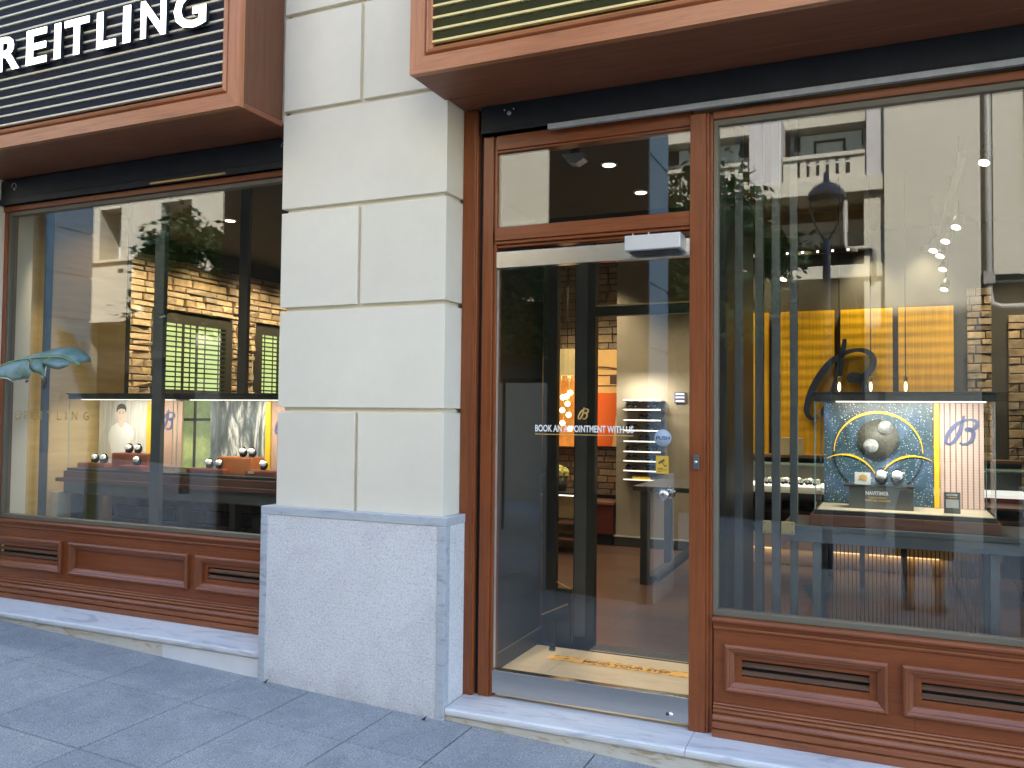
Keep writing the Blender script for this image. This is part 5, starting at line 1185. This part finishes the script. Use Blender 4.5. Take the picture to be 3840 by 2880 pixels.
# --- banana plant at the left, one leaf reaching into view
bp = T('banana_plant', (-3.5, -.45, 0), 'banana plant with a torn blue green leaf reaching into view at left', 'plant')
upp = [(-3.05,1.60),(-2.95,1.652),(-2.863,1.674),(-2.778,1.702),(-2.674,1.737),(-2.571,1.766),(-2.477,1.78),(-2.388,1.782),(-2.316,1.769),(-2.255,1.743),(-2.225,1.718),(-2.22,1.69)]
mid = [(-3.05,1.59),(-2.949,1.635),(-2.862,1.66),(-2.778,1.687),(-2.693,1.703),(-2.568,1.712),(-2.446,1.715),(-2.345,1.714),(-2.300,1.706),(-2.270,1.694),(-2.235,1.682),(-2.205,1.676)]
def strip(mb, A, B, m, ya=-.3, yb=-.3, sub=5, wav=.006, ym=None):
    n = len(A); V = []
    for i in range(n):
        for k in range(sub+1):
            f = k/sub; x = A[i][0]*(1-f)+B[i][0]*f; z = A[i][1]*(1-f)+B[i][1]*f
            y = ya*(1-f)+yb*f-.03*math.sin(math.pi*f)+wav*math.sin(i*2.1+k*.9)+(.0 if ym is None else ym*math.sin(math.pi*i/(n-1)))
            V.append((x, y, z))
    s_ = sub+1
    mb.faces(V, [(i*s_+k, (i+1)*s_+k, (i+1)*s_+k+1, i*s_+k+1) for i in range(n-1) for k in range(sub)], m, True)
mb = MB(); strip(mb, mid, upp, 'banana', -.30, -.20)
low = [(-3.05,1.56),(-2.947,1.606),(-2.862,1.645),(-2.80,1.62),(-2.709,1.592),(-2.650,1.590),(-2.60,1.570),(-2.545,1.575),(-2.489,1.583),(-2.470,1.580),(-2.462,1.605),(-2.460,1.632)]
m2 = [(-3.05,1.59),(-2.949,1.635),(-2.90,1.65),(-2.86,1.660),(-2.80,1.682),(-2.76,1.69),(-2.72,1.698),(-2.69,1.702),(-2.66,1.706),(-2.63,1.707),(-2.60,1.709),(-2.570,1.710)]
strip(mb, m2, low, 'banana', -.302, -.40)
strip(mb, [(-2.568,1.710),(-2.50,1.712),(-2.45,1.713),(-2.42,1.713)], [(-2.462,1.628),(-2.42,1.617),(-2.378,1.595),(-2.350,1.556)], 'banana', -.302, -.38)
strip(mb, [(-2.462,1.628),(-2.42,1.617),(-2.375,1.60)], [(-2.44,1.620),(-2.395,1.607),(-2.362,1.575)], 'leafedge', -.381, -.383, 1)
strip(mb, [(-2.43,1.713),(-2.38,1.712),(-2.33,1.708),(-2.29,1.700),(-2.25,1.687),(-2.215,1.678)], [(-2.403,1.668),(-2.371,1.655),(-2.326,1.642),(-2.267,1.638),(-2.225,1.650),(-2.198,1.660)], 'banana', -.302, -.36)
lf = bp.add(mb, 'leaf')
sd_ = lf.modifiers.new('solid', 'SOLIDIFY'); sd_.thickness = .0022
mb = MB(); mb.tube([(x, -.303, z) for x, z in mid], [.010-.0006*i for i in range(12)], 'stalk', 8); bp.add(mb, 'midrib', lf)
mb = MB(); mb.tube([(x, -.402, z) for x, z in low[1:10]], .0035, 'leafedge', 6)
mb.tube([(-2.588,-.31,1.708), (-2.53,-.35,1.67), (-2.47,-.385,1.632)], .003, 'leafedge', 6); mb.tube([(-2.42,-.31,1.711), (-2.38,-.36,1.66), (-2.35,-.39,1.60)], .0028, 'leafedge', 6)
mb.tube([(-2.94,-.37,1.625), (-2.90,-.38,1.60), (-2.868,-.385,1.568)], [.006, .006, .005], 'leafedge', 6)
bp.add(mb, 'dry_edge', lf)
mb = MB(); mb.tube([(-2.352,-.385,1.59), (-2.342,-.39,1.565), (-2.352,-.39,1.54), (-2.350,-.39,1.527)], [.007, .008, .007, .003], 'leafdry', 8); mb.tube([(-2.49,-.40,1.583), (-2.475,-.40,1.573), (-2.49,-.40,1.568)], .006, 'leafdry', 6); mb.tube([(-2.205,-.303,1.676), (-2.19,-.303,1.671), (-2.186,-.303,1.66)], [.010, .012, .007], 'stalk', 8); bp.add(mb, 'dry_tip', lf)
mb = MB(); strip(mb, [(-3.2,1.62),(-3.1,1.60),(-3.0,1.57),(-2.945,1.52)], [(-3.2,1.50),(-3.1,1.47),(-3.0,1.44),(-2.955,1.45)], 'leaves', -.42, -.46); bp.add(mb, 'leaf')
mb = MB(); mb.tube([(-3.5,-.45,.40), (-3.48,-.45,1.0), (-3.38,-.42,1.4), (-3.05,-.305,1.592)], [.05, .04, .025, .012], 'stalk', 10); mb.tube([(-3.5,-.45,.9), (-3.55,-.5,1.5), (-3.75,-.55,1.95)], [.03, .022, .010], 'stalk', 8); bp.add(mb, 'stem')
mb = MB(); strip(mb, [(-3.55,1.5),(-3.65,1.8),(-3.8,2.0),(-4.0,2.05)], [(-3.75,1.4),(-3.85,1.6),(-3.95,1.8),(-4.1,1.95)], 'banana', -.5, -.6); bp.add(mb, 'leaf')
mb = MB(); mb.tube([(-3.5,-.45,.03), (-3.5,-.45,.12), (-3.5,-.45,.40), (-3.5,-.45,.42)], [.13, .15, .19, .19], 'clay', 22); bp.add(mb, 'pot')

# ================================================================== THE PHOTOGRAPHER (only mirrored in the glass)
def skin(name, pts, edges, m, parent=None, sub=2, root=0):
    me = bpy.data.meshes.new(name); me.from_pydata([p[0] for p in pts], edges, []); o = bpy.data.objects.new(name, me); C.objects.link(o)
    md = o.modifiers.new('skin', 'SKIN')
    for i, p in enumerate(pts):
        sv = me.skin_vertices[0].data[i]; r_ = p[1]; sv.radius = r_ if isinstance(r_, tuple) else (r_, r_); sv.use_root = (i == root)
    md.use_smooth_shade = True
    s_ = o.modifiers.new('sub', 'SUBSURF'); s_.levels = sub; s_.render_levels = sub
    bpy.context.view_layer.update(); dg = bpy.context.evaluated_depsgraph_get()
    m2_ = bpy.data.meshes.new_from_object(o.evaluated_get(dg)); bpy.data.objects.remove(o)
    o = bpy.data.objects.new(name, m2_); C.objects.link(o); m2_.materials.clear(); m2_.materials.append(M[m])
    for p_ in m2_.polygons: p_.use_smooth = True
    if parent: o.parent = parent
    return o
HX, HY, HZ = 2.28, -4.02, -.20
def W_(x, y, z): return (x, y, z)
body = [((0,0,.90),(.135,.10)), ((0,0,1.05),(.125,.09)), ((0,.01,1.22),(.145,.10)), ((0,.01,1.36),(.13,.09)), ((0,.02,1.45),(.052,.052)), ((0,.05,1.54),(.066,.075)), ((0,.045,1.63),(.07,.085)), ((0,.04,1.70),(.05,.055)),
        ((-.17,.01,1.36),.052), ((-.22,.02,1.18),.042), ((-.20,.14,1.10),.036), ((-.14,.30,1.46),.028), ((-.11,.31,1.52),.026),
        ((.17,.01,1.36),.052), ((.22,.02,1.18),.042), ((.15,.16,1.12),.036), ((-.02,.30,1.44),.028), ((-.04,.31,1.50),.026),
        ((-.09,0,.82),.085), ((-.11,.01,.48),.056), ((-.115,-.02,.30),.056), ((-.115,-.01,.09),.036), ((-.12,.02,.035),.036), ((-.12,.13,.022),.026),
        ((.09,0,.82),.085), ((.11,.01,.48),.056), ((.115,-.02,.30),.056), ((.115,-.01,.09),.036), ((.12,.02,.035),.036), ((.12,.13,.022),.026)]
ed = [(0,1),(1,2),(2,3),(3,4),(4,5),(5,6),(6,7),(3,8),(8,9),(9,10),(10,11),(11,12),(3,13),(13,14),(14,15),(15,16),(16,17),(0,18),(18,19),(19,20),(20,21),(21,22),(22,23),(0,24),(24,25),(25,26),(26,27),(27,28),(28,29)]
def off(p, r_): return (tuple(a+b for a, b in zip(p, (HX, HY, HZ))), r_)
pr_ = empty('person', (HX, HY, HZ), 'person in dark shirt and wide knee shorts holding up a phone', 'person')
def pp(o):
    o.parent = pr_; o.location = (-HX, -HY, -HZ); return o
pp(skin('body', [off(*b) for b in body], ed, 'skin'))
sh = [((0,0,.92),(.15,.115)), ((0,0,1.08),(.142,.105)), ((0,.01,1.24),(.16,.115)), ((0,.01,1.37),(.145,.105)), ((0,.015,1.425),(.07,.065)), ((-.17,.01,1.365),.064), ((-.215,.015,1.22),.060), ((.17,.01,1.365),.064), ((.215,.015,1.22),.060)]
pp(skin('shirt', [off(*b) for b in sh], [(0,1),(1,2),(2,3),(3,4),(3,5),(5,6),(3,7),(7,8)], 'shirt'))
mb = MB(); N = 20
for s in (-1, 1):
    cx = HX+s*.105; rings = []
    for z, rx, ry in ((.98, .10, .13), (.80, .125, .15), (.55, .125, .14), (.42, .125, .135)):
        rings += [(cx+rx*math.cos(2*math.pi*i/N)+(-s*.02 if z > .9 else 0), HY+ry*math.sin(2*math.pi*i/N), HZ+z) for i in range(N)]
    mb.faces(rings, [(k*N+i, k*N+(i+1) % N, (k+1)*N+(i+1) % N, (k+1)*N+i) for k in range(3) for i in range(N)]+[tuple(range(N))], 'jeans', True)
pp(mb.build('shorts'))
mb = MB(); mb.ball((HX, HY+.015, HZ+1.655), .098, 'hair', 14, (.86, .95, .88)); mb.ball((HX, HY-.03, HZ+1.58), .082, 'hair', 12, (.9, .7, 1.0)); pp(mb.build('hair'))
mb = MB()
for s in (-1, 1): mb.ball((HX+s*.03, HY+.118, HZ+1.59), .009, 'white', 6); mb.ball((HX+s*.03, HY+.126, HZ+1.59), .004, 'black', 5)
mb.faces([(HX-.012, HY+.118, HZ+1.555), (HX+.012, HY+.118, HZ+1.555), (HX, HY+.145, HZ+1.56), (HX, HY+.12, HZ+1.60)], [(0,1,2),(0,2,3),(1,3,2)], 'skin'); mb.box(HX-.022, HX+.022, HY+.110, HY+.122, HZ+1.525, HZ+1.532, 'orange'); pp(mb.build('face'))
for s in (-1, 1):
    mb = MB(); x = HX+s*.12; mb.tube([(x, HY-.05, HZ+.045), (x, HY+.02, HZ+.055), (x, HY+.12, HZ+.035), (x, HY+.18, HZ+.025)], [.038, .046, .043, .026], 'shoe', 14); mb.box(x-.042, x+.042, HY-.075, HY+.175, HZ, HZ+.016, 'black'); pp(mb.build('shoe'))
def hand(c, s):
    fing = []
    for k in range(4):
        b = Vector((c[0]+s*.012, c[1]+.005, c[2]+.010-.020*k+.03)); L = (.026, .030, .028, .021)[k]
        fing.append(([(b, .009), (b+Vector((-s*.012, L*.9, .002)), .0082), (b+Vector((-s*.004-.0, L*1.5, .002))+Vector((s*.016, 0, 0)), .0075), (b+Vector((s*.036, L*1.6, .0)), .0065)]))
    th = Vector((c[0], c[1]-.004, c[2]-.03)); fing.append([(th, .011), (th+Vector((s*.024, -.018, .010)), .0095), (th+Vector((s*.046, -.016, .026)), .008)])
    for f in fing:
        pp(skin('finger', [(tuple(a), r_) for a, r_ in f], [(i, i+1) for i in range(len(f)-1)], 'skin', sub=1))
hand((HX-.135, HY+.31, HZ+1.53), 1); hand((HX-.01, HY+.31, HZ+1.51), -1)
ph = T('phone', (HX-.075, HY+.335, HZ+1.45), 'black phone held up by the mirrored person', 'phone')
PY = HY+.345
mb = MB(); mb.box(HX-.115, HX-.036, PY-.0045, PY+.0045, HZ+1.46, HZ+1.62, 'black'); ph.add(mb, 'body', None, .003)
mb = MB(); [mb.disc((HX-.10, PY+.0046, HZ+z), .007, (0, 1, 0), .002, 'lens', 14) for z in (1.60, 1.578)]; ph.add(mb, 'lens')

for x, y, l in ((-1.015, -.062, 'curled dry leaf at the left foot of the pillar plinth'), (-.045, -.075, 'small dry leaf at the right foot of the pillar plinth')):
    mb = MB(); z = GX(x, y)+.004
    mb.faces([(x-.018, y, z), (x, y-.010, z+.010), (x+.020, y-.002, z+.026), (x+.004, y+.010, z+.008), (x+.010, y-.010, z+.002)], [(0,1,3), (1,2,3), (0,4,1), (1,4,2)], 'leafdry')
    one(mb, 'dry_leaf', l, 'leaf')
